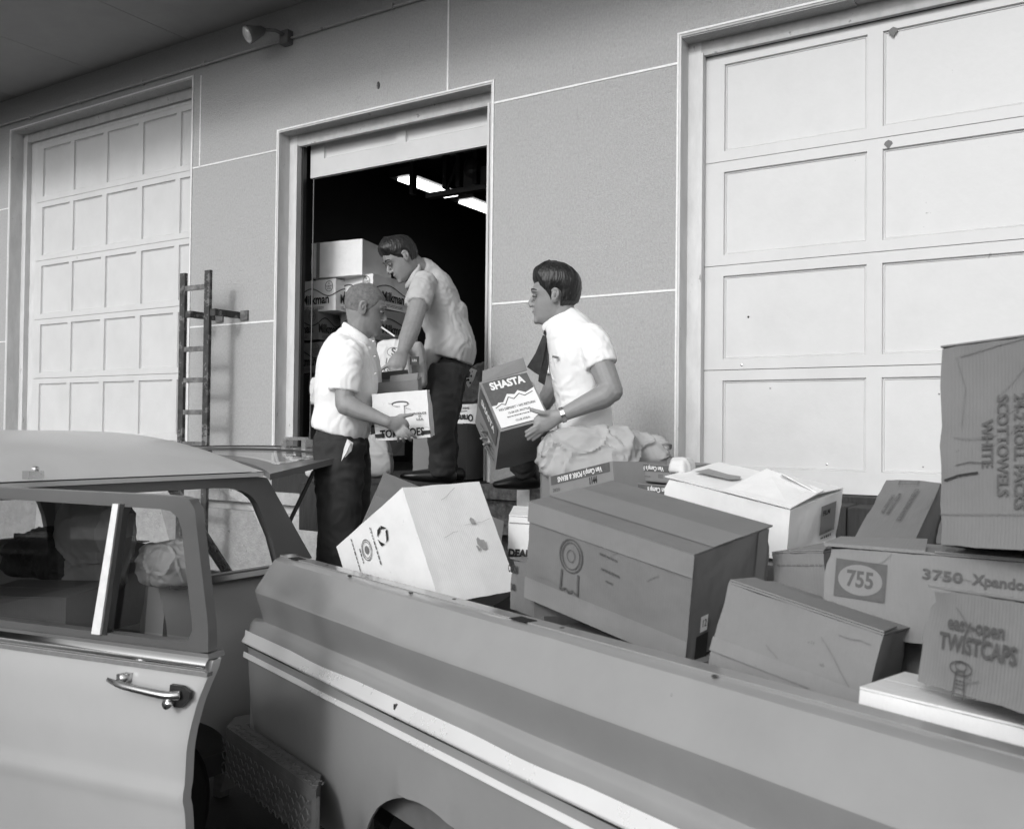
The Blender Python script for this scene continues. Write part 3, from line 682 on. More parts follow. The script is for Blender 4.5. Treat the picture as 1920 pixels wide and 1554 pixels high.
# roof: crowned shell with a rounded, bowed rear end
b = B(); rs = []
ny, nx = 30, 28
for i in range(ny+1):
    t = i/ny; row = []
    for j in range(nx+1):
        u = -1+2*j/nx; yr = 2.60+.26*(1-abs(u)**2.4); y = -.25+(yr+.25)*t
        hw = gx(1.51)-CX_+.012
        edge = min(1, (yr-y)/.62); front = min(1, (y+.25)/.35)
        cr = (1-abs(u)**2.6)**.62*.155*(1-(1-edge)**2.3)*(.55+.45*(1-(1-front)**2)) + .005
        row.append(V((CX_+u*hw, y, 1.522+cr)))
    rs.append(row)
b.rings(rs, closed=False); b.o('roof', M_carr, WG, smooth=True)
b = B(); rs = [[p-V((0, 0, .02 if 0 < j < nx else .004)) for j, p in enumerate(r_)] for r_ in rs]; b.rings(rs, closed=False); b.o('headlining', M_card, WG, smooth=True)
for y in (1.60,):   # roof rack foot by the drip rail
    b = B(); b.box((-2.80, y, 1.535), (-2.765, y+.05, 1.56)); b.o('rack_foot', M_chromed, WG); B().ell((-2.79, y+.035, 1.566), (.012, .012, .009)).o('rack_knob', M_chromed, WG)
# rest of the shell: floor, bonnet, tailgate sill, seats
B().box((WXF+.06, -1.6, .36), (WX-.12, 2.80, .44)).o('floor_pan', M_card, WG)
bn = B().box((WXF+.02, -1.75, .55), (WX-.03, -.58, 1.10)); bo = bn.o('bonnet', M_carw, WG); bevel_mesh(bo, .06, 3)
B().box((WXF+.09, 2.78, .45), (WX-.12, 2.85, 1.05)).o('tailgate', M_carw, WG)
B().box((WXF+.04, 2.861, .40), (WX-.06, 3.0, .52)).o('rear_bumper', M_chromed, WG)
for y0 in (.35,):
    s_ = B().box((WXF+.14, y0, .55), (WX-.18, y0+.16, 1.18)); so_ = s_.o('front_seat', M_seat, WG); bevel_mesh(so_, .05, 3)
s_ = B().box((WXF+.14, 1.30, .44), (WX-.18, 1.85, .80)); so_ = s_.o('rear_seat', M_seat, WG); bevel_mesh(so_, .06, 3)
for y in (2.02, -1.0):
    for x0, sg in ((WX-.03, -1), (WXF+.03, 1)):
        b = B(); n = 32; b.rings([[V((x0+sg*dx, y+r_*cos(2*pi*j/n), .325+r_*sin(2*pi*j/n))) for j in range(n)] for r_, dx in ((.29, 0), (.32, .02), (.325, .12), (.30, .16))]); wl = b.o('wheel', M_rub, WG, auto=30)
        b = B(); b.rings([[V((x0+sg*dx, y+r_*cos(2*pi*j/n), .325+r_*sin(2*pi*j/n))) for j in range(n)] for r_, dx in ((.19, -.006), (.16, .02), (.05, .0))]); b.o('hub_cap', M_chromed, wl, auto=30)
B().box((WX-.25, 1.60, .05), (WX-.24, 2.42, .72)).o('inner_wing', M_black, WG)
# liftgate, raised level with the roof
H0, H1 = 2.70, 3.10
def gate(u, t):     # u -1..1 across (near side = +1), t 0 hinge .. 1 handle edge
    yr = 2.645+.23*(1-abs(u)**2.4); y1 = 3.11+.33*(1-abs(u)**2.6); hw = HWI-.085
    return V((CX_+u*hw*(1-.0*t), yr+(y1-yr)*t, 1.515+.05*(1-abs(u)**2)*(1-t)+(.07+.02*(1-u*u))*t))
b = B(); n = 24
def gring(t0, u0): return
pts_o = [gate(-1+2*i/n, 0) for i in range(n+1)]+[gate(1-2*i/n, 1) for i in range(n+1)]
pts_i = [gate((-1+2*i/n)*.80, .16) for i in range(n+1)]+[gate((1-2*i/n)*.82, .80) for i in range(n+1)]
k = len(pts_o); b.v = [p.copy() for p in pts_o]+[p.copy() for p in pts_i]+[p-V((0, 0, .026)) for p in pts_o]+[p-V((0, 0, .022)) for p in pts_i]
for i in range(k):
    j = (i+1) % k; b.f += [(i, j, k+j, k+i), (2*k+j, 2*k+i, 3*k+i, 3*k+j), (i, 2*k+i, 2*k+j, j), (k+j, 3*k+j, 3*k+i, k+i)]
lgate = b.o('liftgate', M_card, WG, auto=35)
b = B(); b.v = [p+V((0, 0, .004)) for p in pts_i]; q = [gate((-1+2*i/n)*.765, .19) for i in range(n+1)]+[gate((1-2*i/n)*.785, .77) for i in range(n+1)]
b.v += [p+V((0, 0, .004)) for p in q]
for i in range(k): j = (i+1) % k; b.f.append((i, j, k+j, k+i))
b.o('window_trim', M_chrome, lgate)
b = B(); rs = [[gate((-1+2*i/n)*(.80+.02*t), .16+.64*t)-V((0, 0, .006)) for i in range(n+1)] for t in (0, .25, .5, .75, 1)]; b.rings(rs, closed=False); b.o('window_glass', M_glass, lgate, smooth=True)
b = B(); b.rings([[gate(-1+2*i/n, 1)+V((0, d, z)) for i in range(n+1)] for d, z in ((.0, -.03), (.012, -.02), (.012, -.004), (0, .004))], closed=False); b.o('edge_trim', M_chrome, lgate, smooth=True)
hc = gate(.22, .93)
b = B(); b.box((hc.x-.085, hc.y-.02, hc.z-.005), (hc.x-.055, hc.y+.03, hc.z+.045)).box((hc.x+.055, hc.y-.02, hc.z-.005), (hc.x+.085, hc.y+.03, hc.z+.045)); b.box((hc.x-.07, hc.y-.012, hc.z+.040), (hc.x+.07, hc.y+.018, hc.z+.056)); ho_ = b.o('handle', M_chromed, lgate)
for u in (.93, -.93):
    g0 = gate(u, .55)-V((0, 0, .045)); B().tube([g0, V((g0.x, 2.74, 1.20))], .009).o('support_strut', M_black_paint, lgate)
B().tube([(-3.23, 2.80, 1.03), (-3.20, 2.42, 1.50)], .022).o('prop_bar', M_card, WG); B().tube([(-3.205, 2.79, 1.03), (-3.175, 2.41, 1.50)], .012).o('prop_bar_edge', M_chromed, WG)

# rear side door standing open
hg = V((-2.75, 1.40, 0)); du = V((.985, .171, 0)); dn = V((.171, -.985, 0))      # along the door; outer face
DR = MX(((du.x, dn.x, 0), (du.y, dn.y, 0), (0, 0, 1)))
def dp(u, z, o_=0): return hg+du*u+dn*o_+V((0, 0, z))
# outline in (u, z): the trailing edge follows the wheel arch
skin = [(0, .34), (.72, .34), (.80, .60), (.818, .70), (.822, .88), (.836, .96), (.862, 1.03), (.89, 1.09), (.893, 1.115), (0, 1.115)]
def dprof(z):
    t = [(.34, -.05), (.60, -.02), (.735, .0), (.765, .010), (.80, .002), (.90, .006), (1.02, 0), (1.115, -.014)]
    for (z0, a), (z1, c) in zip(t[:-1], t[1:]):
        if z0 <= z <= z1: return a+(c-a)*(z-z0)/(z1-z0)
    return 0
def trail(z):
    t = [(.34, .76), (.50, .795), (.62, .812), (.70, .818), (.80, .820), (.88, .826), (.94, .836), (1.0, .852), (1.05, .870), (1.09, .886), (1.115, .890)]
    for (z0, a), (z1, c) in zip(t[:-1], t[1:]):
        if z0 <= z <= z1: return a+(c-a)*(z-z0)/(z1-z0)
    return .9
b = B(); rs = []
for i in range(40):
    z = .34+(1.115-.34)*i/39; tr = trail(z); rs.append([dp(tr*u_, z, dprof(z)-(.006 if u_ >= .999 else 0)) for u_ in (0, .05, .2, .4, .6, .8, .93, .985, 1.0)])
rs2 = [[p-dn*.03 for p in (r_[0], r_[-1])] for r_ in rs]
b.rings(rs, closed=False); k = len(b.v)
for r_, r2 in zip(rs, rs2): b.v += [r_[0], r_[-1], r2[0], r2[1]]
for i in range(39):
    a = k+4*i; c = a+4; b.f += [(a, c, c+2, a+2), (a+1, a+3, c+3, c+1), (a+2, c+2, c+3, a+3)]
door = b.o('rear_side_door', M_carw, WG, auto=45)
b = B(); b.prism([dp(0, 1.1155, -.016), dp(.880, 1.1155, -.016), dp(.872, 1.1285, -.02), dp(0, 1.1285, -.02)], -dn, .06); b.o('door_sill_rail', M_card, WG)
b = B(); n = 8
b.rings([[dp(u_, 1.086+.036*(j/n), -.010+.014*sin(pi*j/n)) for j in range(n+1)] for u_ in (-.02, .2, .5, .8, .885)], closed=False); b.o('chrome_moulding', M_chrome, WG, smooth=True)
b = B(); b.prism([dp(-.02, 1.076, -.004), dp(.884, 1.076, -.004), dp(.884, 1.0855, -.006), dp(-.02, 1.0855, -.006)], -dn, .02); b.o('moulding_channel', M_inkm, WG)
# window frame with rounded corners
fo_ = [(-.03, 1.15), (-.03, 1.535), (.80, 1.535), (.832, 1.528), (.840, 1.515), (.893, 1.15)]
io = [(0.0, 1.175)]+[(0.0, 1.487)]+arc((.735, 1.447), (.055, .040), 90, 12, 7)+arc((.800, 1.205), (.035, .03), 8, -90, 6)
# build the frame as upper bar, rear bar and lower bar
b = B(); top_in = [(0, 1.492)]+arc((.72, 1.440), (.060, .047), 90, 8, 8)+[(.822, 1.190)]+arc((.788, 1.180), (.033, .03), 0, -90, 6)+[(0, 1.150)]
outer = [(-.03, 1.523), (.70, 1.523), (.765, 1.522), (.79, 1.519), (.806, 1.515), (.814, 1.511), (.818, 1.504), (.821, 1.49), (.824, 1.47), (.827, 1.45), (.868, 1.21), (.870, 1.19), (.871, 1.175), (.871, 1.16), (.871, 1.14), (.871, 1.129), (.80, 1.129), (.79, 1.129), (-.03, 1.129)]
m_ = min(len(top_in), len(outer)); 
def resample(P, n):
    L = [0]
    for a, c in zip(P[:-1], P[1:]): L.append(L[-1]+sqrt((c[0]-a[0])**2+(c[1]-a[1])**2))
    out = []
    for i in range(n):
        d = L[-1]*i/(n-1)
        for q in range(len(P)-1):
            if L[q+1] >= d-1e-9: t = (d-L[q])/max(1e-9, L[q+1]-L[q]); out.append((P[q][0]+(P[q+1][0]-P[q][0])*t, P[q][1]+(P[q+1][1]-P[q][1])*t)); break
    return out
A_ = resample(top_in, 60); O_ = resample(outer, 60); k = 60
b.v = [dp(u_, z, -.022) for u_, z in O_]+[dp(u_, z, -.020-.0) for u_, z in A_]+[dp(u_, z, -.055) for u_, z in A_]+[dp(u_, z, -.055) for u_, z in O_]
for i in range(k-1): b.f += [(i, i+1, k+i+1, k+i), (k+i, k+i+1, 2*k+i+1, 2*k+i), (2*k+i, 2*k+i+1, 3*k+i+1, 3*k+i), (3*k+i, 3*k+i+1, i+1, i)]
b.o('window_frame', M_card, WG, auto=40)
obj('door_glass', [dp(u_, z, -.040) for u_, z in [(-.02, 1.16)]+[(-.02, 1.488), (.74, 1.488), (.78, 1.43), (.82, 1.16)]], [tuple(range(5))], M_glass, WG)
b = B(); b.prism([dp(.487, 1.145, -.012), dp(.517, 1.145, -.012), dp(.572, 1.495, -.014), dp(.552, 1.495, -.014)], -dn, .022); b.o('glass_divider', M_joint, WG)
b = B(); b.prism([dp(.519, 1.145, -.018), dp(.535, 1.145, -.018), dp(.588, 1.495, -.018), dp(.574, 1.495, -.018)], -dn, .022); b.o('divider_seal', M_black_paint, WG)
# door handle
hd = B()
hd.sweep([dp(0.597, 1.047, .035), dp(0.652, 1.042, .045), dp(0.722, 1.036, .045), dp(0.792, 1.030, .036), dp(0.822, 1.030, .02)], [(.004, .006), (.010, .009), (.010, .010), (.012, .011), (.010, .012)], ZV, 12, 4)
hd.box((-.012, -.012, -.012), (.012, .03, .010), MX.Translation(dp(0.627, 1.050, .012)))
hndl = hd.o('door_handle', M_chromed, WG, smooth=True)
b = B(); b.prism([dp(0.787, 1.052, .006), dp(0.822, 1.052, .006), dp(0.850, 1.040, .006), dp(0.848, 1.022, .006), dp(0.822, .998, .006), dp(0.782, .996, .006), dp(0.784, 1.02, .006)], dn, .012); b.o('handle_plate', M_black_paint, hndl)
b = B(); b.sweep([dp(0.794, 1.008, .018), dp(0.794, 1.008, .040)], [(.013, .013), (.012, .012)], ZV, 16, 1); b.o('lock_button', M_chrome, hndl, smooth=True)
# boot-edge of the open doorway
gpoly([(1.385, 1.15), (1.40, 1.15), (1.40, 1.468), (1.385, 1.468)], M_card, 'door_post')
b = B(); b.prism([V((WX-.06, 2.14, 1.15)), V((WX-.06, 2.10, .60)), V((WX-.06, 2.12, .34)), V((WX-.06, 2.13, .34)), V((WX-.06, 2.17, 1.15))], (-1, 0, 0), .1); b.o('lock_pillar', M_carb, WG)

# ================================================================== CARTONS ON THE TRUCK
def bars(bx, f, cx, cy, w_, n_, gap, m, ang=0, h=.006, seedv=1):
    """rows of print too small to read: short broken dashes"""
    rnd = random.Random(seedv); vs, fs = [], []
    for r_ in range(n_):
        x = -w_/2
        while x < w_/2:
            L_ = rnd.uniform(.5, 1.3)*h*1.6; a, _ = rect2(L_, h*rnd.uniform(.55, 1)); k = len(vs)
            vs += [p+V((x+L_/2, -r_*gap, 0)) for p in a]; fs.append((k, k+1, k+2, k+3)); x += L_+h*rnd.uniform(.3, .7)
    bx.put(f, (vs, fs), cx, cy, ang, m, 0, 'small_print')
bA = Box('big brown carton with a round seal and ribbon, in the middle of the truck bed', (-1.002, 2.243, 1.359), (-13.1, 7.3, 10.1), (.525, .351, .266), M_kraft2, seed=1)
bA.tape('front', .055, 'x', M_kraft3, .40); bA.tape('front', .06, 'x', M_kraft3, -.40)
bA.tape('top', .13, 'x', M_kraft3, -.10)
bA.put('front', ring2(.040, .046, .004), -.20, .10); bA.put('front', ring2(.031, .037, .003), -.20, .10); bA.put('front', ring2(.014, .017, .002), -.20, .10)
bA.put('front', line2([(-.028, .02), (-.03, -.035), (-.012, -.028), (0, -.036), (.012, -.028), (.03, -.035), (.028, .02)], .006), -.20, -.14)
bA.tape('right', .05, 'y', M_kraft3, .36); bars(bA, 'front', .03, .22, .055, 1, .01, M_inkg, -4, .006, 2); bars(bA, 'front', .04, .08, .05, 1, .01, M_inkg, -4, .007, 3); bars(bA, 'front', .045, -.02, .022, 1, .01, M_inkg, -4, .008, 4)
bA.text('top', 'RATH-AN', .034, .20, -.06, 180, .9, .01); bA.text('top', 'SALTERS', .032, .12, .06, 180, .9, .01); bA.text('top', 'MILLER', .030, .02, -.12, 180, .9, .01); bA.text('top', '1 BUNDLE', .028, -.12, -.05, 180, .9, .01)
bA.put('right', rect2(.03, .04), -.32, -.18, 0, M_white); bA.text('right', '12', .026, -.32, -.18, 0, .8, .01, M_inkg, .0005); bA.put('right', rect2(.05, .085), -.33, -.46+.02, 0, M_ink); bA.text('right', 'TUN', .035, -.06, -.32, 90, .8, .02, M_ink)

bB = Box('white carton with a dark five-sided emblem, tipped over against the near side of the truck', (-1.879, 2.434, 1.245), (77.0, 60.5, -3.6), (.315, .390, .462), M_white, seed=2, dent=.002, flaps=False)
# local faces in view: 'top' is the big plain face, 'back' the face that carries the emblem
for pts, cx, cy, sc_ in (([(-.5, -.9), (.4, -1), (.8, -.3), (.9, .2), (.2, .5), (.1, 1), (-.4, .9), (-.9, .2)], .22, -.06, .019), ([(-.8, -.6), (.5, -.9), (.9, .2), (.3, .9), (-.5, .6)], .20, .14, .012), ([(-.6, -.8), (.3, -.6), (.5, .7), (-.3, .9)], .16, -.10, .010)):
    bB.put('top', ([V((x*sc_, y*sc_*1.2, 0)) for x, y in pts], [tuple(range(len(pts)))]), cx, cy, 20, M_stain)

def bfr(shape, cx, cy, m=M_ink, nm='print'): bB.put('left', shape, cx, cy, 0, m, .0004, nm)
for q in ([(-.030, .010), (-.010, .036), (-.018, .010), (-.022, -.002)], [(-.006, .038), (.026, .026), (.030, .006), (.024, .016), (-.004, .026)], [(.031, .002), (.028, -.022), (-.002, -.030), (.014, -.018)], [(-.030, .004), (-.016, -.002), (-.006, -.028), (-.026, -.016)]):
    bfr(([V((x, y, 0)) for x, y in q], [tuple(range(len(q)))]), -.28, .115)
bfr(ring2(.036, .030, .003), -.27, -.115, M_inkg); bfr(ring2(.028, .023, .002), -.27, -.115, M_inkg); bfr(disc2(.014, .012), -.27, -.115, M_inkm)
for cy, wd_ in ((.0, .12), (-.20, .05), (-.27, .15)):
    bars(bB, 'left', -.26, cy, wd_, 1, .01, M_inkg, 0, .007, int(50-cy*30))
bB.put('left', line2([(-.0, -.19), (.05, -.02), (.08, .19)], .0012), .22, .08, 0, M_inkm)
bC = Box('plain brown carton wedged between the big brown carton and the twist-cap carton', (-.522, 2.036, 1.224), (-.3, -7.4, 12.6), (.322, .323, .221), M_kraft, seed=3)
bC.tape('front', .03, 'x', M_kraft3, -.1)
bD = Box('brown carton printed 755 and 3750 lying under the paper-towel carton', (-.297, 2.316, 1.340), (1.7, -2.6, .6), (.467, .299, .196), M_kraft3, seed=4)
bD.put('front', rect2(.108, .084), -.326, .14, -3, M_inkg); bD.put('front', disc2(.047, .034), -.326, .14, -3, M_kraft3, .0006); bD.text('front', '755', .050, -.326, .14, -3, .78, .03, M_inkg, .0012)
bD.text('front', '3750', .030, .03, .27, -2, 1.35, .02, M_inkg); bD.text('front', 'Xpandomatic', .030, .33, .25, -2, 1, .03, M_inkg)
bE = Box('brown carton with faint print, just left of the carton marked 755', (-.647, 2.555, 1.306), (-2.3, -2.8, -5.2), (.139, .237, .159), M_kraft, seed=5)
bars(bE, 'front', 0, .3, .11, 1, .01, M_inkm, 0, .006, 9)
bF = Box('open white carton with lifted flaps in front of the right-hand garage door', (-.913, 2.836, 1.468), (-14.7, 8.7, 9.5), (.449, .311, .161), M_white, seed=6, flaps=False)
for pts, nm in (([(-.22, -.150, .081), (.10, -.153, .083), (.12, .02, .088), (-.20, .06, .084)], 'flap'), ([(.0, -.155, .084), (.224, -.155, .083), (.224, .03, .100), (.02, .05, .120)], 'flap'), ([(.02, .155, .083), (.223, .155, .082), (.224, .00, .096), (.10, -.01, .135)], 'flap')):
    b = B(); P = [V(p) for p in pts]; b.prism(P, (0, 0, 1), .003); b.o(nm, M_white, bF.t, local=True)
bF.put('top', ([V((x, y, 0)) for x, y in ((-.11, -.035), (.02, -.03), (.035, .0), (.02, .03), (-.02, .02), (-.10, .03))], [tuple(range(6))]), -.12, -.12, 0, M_tape, .012)
bF.put('right', rect2(.09, .09), .22, .05, 0, M_kraft3); bF.text('right', 'FILM', .022, .18, .18, 0, 1, .03, M_ink, .0006); bars(bF, 'right', .2, -.2, .06, 2, .016, M_inkg, 0, .008, 12)
bG = Box('slanting brown carton with an empty printed rectangle, left of the paper-towel carton', (-.455, 2.785, 1.429), (-5.4, 26.1, -3.3), (.162, .349, .150), M_kraft2, seed=7, flaps=False)
bG.put('top', frame2(.055, .022, .002), -.05, .42); bG.text('top', 'OTHER PACKING NOTICE', .018, .12, .05, -93, .85, .02); bG.text('top', 'MADE BY CONTAINER', .013, -.12, .06, -93, .9, .02); bG.text('top', 'CHECK INSIDE TOP', .013, -.22, .06, -93, .9, .02)
bH = Box('brown carton corner behind the slanting carton, beside the paper-towel carton', (-.285, 2.901, 1.42), (-4.5, 30.0, -4.5), (.150, .296, .150), M_kraft2, seed=8, flaps=False)
bI = Box('tall crumpled brown carton of paper towels standing at the right edge of the load', (-.049, 2.236, 1.672), (-21.7, -7.4, -3.7), (.391, .300, .434), M_kraft2, seed=9, dent=.004)
bI.text('front', 'SCOTTOWELS', .032, -.155, -.01, -90, 1.0, .02); bI.text('front', 'WHITE', .032, -.235, .0, -90, 1.0, .02); bI.text('front', '24-2 ROLL PACKS', .030, -.07, -.04, -90, 1.0, .02)
bI.put('front', line2([(0, .0), (.03, .006), (.07, .002)], .002), -.40, -.10, 0, M_inkg); bI.put('front', line2([(0, 0), (.07, .012), (.2, .03)], .0018), -.38, .44, 0, M_inkm); bI.put('front', line2([(0, 0), (.02, -.07), (.012, -.15)], .0014), -.40, .44, 0, M_inkm)
bI.put('front', rect2(.38, .0018), 0, -.33, 1, M_inkm)
bJ = Box('brown carton printed easy-open TWISTCAPS at the right, with a bottle and cap drawn on it', (-.056, 1.723, 1.343), (-44.7, -10.1, -3.8), (.320, .250, .166), M_kraft3, seed=10)
bJ.text('front', 'easy-open', .033, -.10, .18, 0, .95, .02); bJ.text('front', 'TWISTCAPS', .038, -.08, -.02, 0, .85, .03)
bJ.put('front', ring2(.014, .008, .002), -.17, -.22, 0, M_inkg); bJ.put('front', ring2(.026, .012, .0025), -.17, -.24, 0, M_inkg); bJ.put('front', line2([(-.013, -.045), (-.011, -.02), (-.009, -.004), (.009, -.004), (.011, -.02), (.013, -.045)], .003), -.17, -.25, 0, M_inkg); bars(bJ, 'front', -.17, -.36, .016, 3, .006, M_inkg, 0, .003, 5)
bK = Box('low white carton beneath the twist-cap carton, near the truck side', (-.165, 1.783, 1.155), (-7.5, -5.0, 3.0), (.35, .252, .17), M_white, seed=11)
bL = Box('brown carton with a torn flap tipped up behind the white emblem carton', tuple(C0+(V((-2.030, 2.599, 1.230))-C0)*1.13), (29.6, 23.2, 24.2), (.54, .40, .42), M_kraft, seed=12)
bM = Box('white carton lettered with the end of a word, deep between the two big cartons', (-1.687, 2.759, 1.350), (27.7, 4.2, 2.6), (.107, .206, .138), M_white, seed=13)
bM.text('front', 'DEAL', .034, -.1, -.42, 0, .9, .06, M_ink); bM.put('front', rect2(.08, .002), -.08, .33, 0, M_inkg)
bN = Box('brown carton lettered COR, lowest in the gap between the two big cartons', (-1.317, 2.314, 1.257), (-37.7, -.2, -2.9), (.195, .200, .148), M_kraft2, seed=14)
bN.text('front', 'CORN', .030, -.33, .30, 0, .9, .05, M_ink); bN.text('front', '303', .026, -.32, -.05, 0, .9, .04, M_ink)
# trays of tins, printed upside down
bO = Box('shallow tin tray numbered 1144, its brand band upside down, under the paper bag', (-1.576, 3.171, 1.491), (-24.0, -1.9, -11.1), (.391, .254, .130), M_kraft3, open_top=True, cat='tray', name='tin_tray')
bO.put('front', rect2(.36, .034), 0, .36, 0, M_inkg); bO.text('front', "Van Camp's PORK & BEANS", .027, 0, .36, 180, .85, .03, M_inkw, .0008); bO.text('front', '1144', .034, .20, .09, 0, .7, .05, M_ink); bO.text('front', '24/2½', .018, -.38, .06, 0, 1, .02, M_inkg)
bP = Box('upper shallow tin tray with an upside-down dark band, right of the tray numbered 1144', (-1.352, 3.250, 1.554), (-21.2, .3, .5), (.298, .280, .064), M_kraft, open_top=True, cat='tray', name='tin_tray')
bP.put('front', rect2(.29, .024), 0, .28, 0, M_inkg); bP.text('front', "Van Camp's PORK & BEANS", .022, -.02, .28, 180, .85, .03, M_inkw, .0008); bP.text('front', '24/2½', .014, -.38, -.15, 0, 1, .02, M_inkg); bars(bP, 'front', .0, -.2, .07, 1, .01, M_inkg, 0, .005, 6); bP.text('front', '1111', .020, .30, -.15, 0, .6, .03, M_inkg)
bQ = Box('lower shallow tin tray, mostly hidden below the tray with the dark band', (-1.284, 3.181, 1.480), (-21.7, .2, -.2), (.294, .280, .073), M_kraft, open_top=True, cat='tray', name='tin_tray')
bQ.put('front', rect2(.28, .03), 0, .25, 0, M_inkg); bQ.text('front', "Van Camp's", .024, .1, .25, 180, .9, .03, M_inkw, .0008)
# cartons underneath that carry the heap
def under(x, y, z0, z1, wx, wy, a, lab):
    Box(lab, (x, y, (z0+z1)/2), (a, 0, 0), (wx, wy, z1-z0), M_kraft2, seed=int(x*-37) % 17, flaps=False)
under(-.98, 2.24, .62, 1.17, .50, .38, -16, 'brown carton on the bed floor under the big brown carton with a seal')
under(-1.95, 2.45, .62, .90, .40, .40, -20, 'brown carton on the bed floor under the tipped white emblem carton')
under(-.45, 2.03, .62, 1.06, .44, .36, -20, 'brown carton on the bed floor under the plain brown carton')
under(-1.62, 2.78, .62, 1.27, .36, .30, -20, 'brown carton on the bed floor under the white lettered carton')
under(-1.42, 3.20, .62, 1.42, .60, .36, -21, 'tall brown carton on the bed floor under the tin trays')
under(-.85, 2.84, .62, 1.33, .56, .38, -20, 'brown carton on the bed floor under the open white carton')
under(-.28, 2.62, .62, 1.23, .46, .62, -20, 'brown carton on the bed floor under the carton marked 755')
under(-.02, 1.80, .62, 1.14, .60, .34, -20, 'brown carton on the bed floor under the low white carton')

def bag(name, label, pts, r0, m, seed, cat='bag', squash=(1, 1, 1), amp=.03, rot=0, group=None):
    """crumpled paper bag: noise-creased closed skin around a box-like core"""
    c, h = V(pts), V(r0); bm = bmesh.new(); bmesh.ops.create_cube(bm, size=2); bmesh.ops.subdivide_edges(bm, edges=bm.edges[:], cuts=34, use_grid_fill=True)
    Rz = MX.Rotation(rad(rot), 3, 'Z')
    for v in bm.verts:
        p = v.co.copy(); l = (abs(p.x)**5+abs(p.y)**5+abs(p.z)**5)**.2; p = p/l
        q = V((p.x*h.x, p.y*h.y, p.z*h.z)); n_ = p.normalized()
        t = (p.z+1)/2
        pinch = 1-.22*max(0, t-.6)/.4
        q.x *= pinch; q.y *= pinch
        s3 = V((seed*1.3, seed, 0)); wv_ = noise.noise_vector(q*7+s3)*.5; v1 = noise.voronoi(q*7+s3+wv_)[0]; v2 = noise.voronoi(q*16+s3+wv_)[0]
        r1 = exp(-((v1[1]-v1[0])/.10)**2); r2 = exp(-((v2[1]-v2[0])/.16)**2)
        q += n_*amp*(r1*.30+r2*.10-.30*v1[0]-.08*v2[0]+1.5*noise.noise(q*3.5+V((0, seed, 0))))
        v.co = c + Rz @ q
    me = bpy.data.meshes.new(name); bm.to_mesh(me); bm.free(); me.materials.append(m)
    o = bpy.data.objects.new(name, me); COL.objects.link(o); me.polygons.foreach_set('use_smooth', [True]*len(me.polygons)); me.set_sharp_from_angle(angle=rad(32)); WM[o.name] = MX.Identity(4)
    return tag(o, label, cat, group)
bag('paper_bag', 'large crumpled brown paper bag on the tin trays behind the big carton', at(1098, 850, 3.78), (.20, .13, .105), M_paper, 3, amp=.05, rot=32)
bag('paper_bag', 'twisted top of a pale paper bag lying right of the large crumpled bag', at(1198, 838, 3.88), (.13, .08, .062), M_paper, 8, amp=.05, rot=26)
bag('paper_bag', 'small white crumpled bag poking out at the left end of the open white carton', at(1276, 873, 3.0), (.035, .05, .028), M_paperw, 5, amp=.015)
Box('carton under the crumpled paper bags, behind the tin trays', at(1130, 925, 3.85), (32, 0, 0), (.52, .28, .16), M_kraft, seed=3)

# ================================================================== GOODS IN THE DOORWAY
def sc(c, d, k): return (tuple(C0+(V(c)-C0)*k), tuple(x*k for x in d))
def milk(label, c, a, d, k, m=None, arcs=True, seed=1, fr=True, rt=True, frx=0):
    c2, d2 = sc(c, d, k)
    bx = Box(label, c2, a, d2, m or M_cream, seed=seed, flaps=False, group='milk cartons stacked inside the doorway')
    for f, ok, wv in (('front', fr, d2[0]), ('right', rt, d2[1])):
        if not ok: continue
        N = 24; H_ = d2[2]
        bx.put(f, line2([(-wv/2+wv*i/N, H_*(.10+.13*cos(2*pi*(i/N-.32)))) for i in range(N+1)], .007), 0, 0, 0, M_ink)
        bx.text(f, 'Milkman', H_*.40, -.06, -.13, 0, .78, .03, M_ink)
        bx.put(f, ring2(H_*.15, H_*.17, .004), .32, .27, 0, M_inkg); bx.text(f, '6', H_*.09, .32, .36, 0, .8, .02, M_inkg); bx.text(f, '12-QUART', H_*.075, .32, .27, 0, .7, .02, M_inkg); bx.text(f, 'PACKETS', H_*.055, .32, .19, 0, .7, .02, M_inkg)
        bars(bx, f, -.1, -.36, wv*.5, 2, .011, M_inkg, 0, .006, 4)
    return bx
c2, d2 = sc((-4.682, 5.145, 2.923), (.429, .438, .263), 1.045)
bx = Box('large blank pale carton on top of the milk cartons inside the doorway', c2, (11.3, -1.9, -1.2), d2, M_white, seed=21, flaps=False); bx.put('front', rect2(.03, d2[2]), -.36, 0, 0, M_kraft)
milk('milk carton in the top row, right of its row, under the blank carton', (-4.537, 5.272, 2.692), (-1.1, -1.3, -.2), (.355, .506, .236), 1.045, seed=2)
milk('milk carton in the top row, nearest the left door jamb', (-4.776, 5.059, 2.660), (7, -.1, -1.4), (.319, .40, .231), 1.052, seed=3)
milk('milk carton in the second row, nearest the left door jamb', (-4.796, 4.868, 2.438), (6.9, 2, -1.8), (.285, .260, .217), 1.075, M_tape, seed=4)
milk('milk carton in the second row, behind the crew-cut man', (-4.517, 5.273, 2.454), (-5, .1, -.4), (.348, .467, .225), 1.045, M_tape, seed=5)
milk('milk carton in the third row, nearest the left door jamb', (-4.763, 4.904, 2.207), (0, 1, -1.6), (.298, .271, .218), 1.07, M_tape, seed=6)
milk('milk carton in the third row, hidden behind the crew-cut man', (-4.50, 5.28, 2.225), (-4, 0, 0), (.348, .467, .218), 1.045, M_kraft2, seed=7)
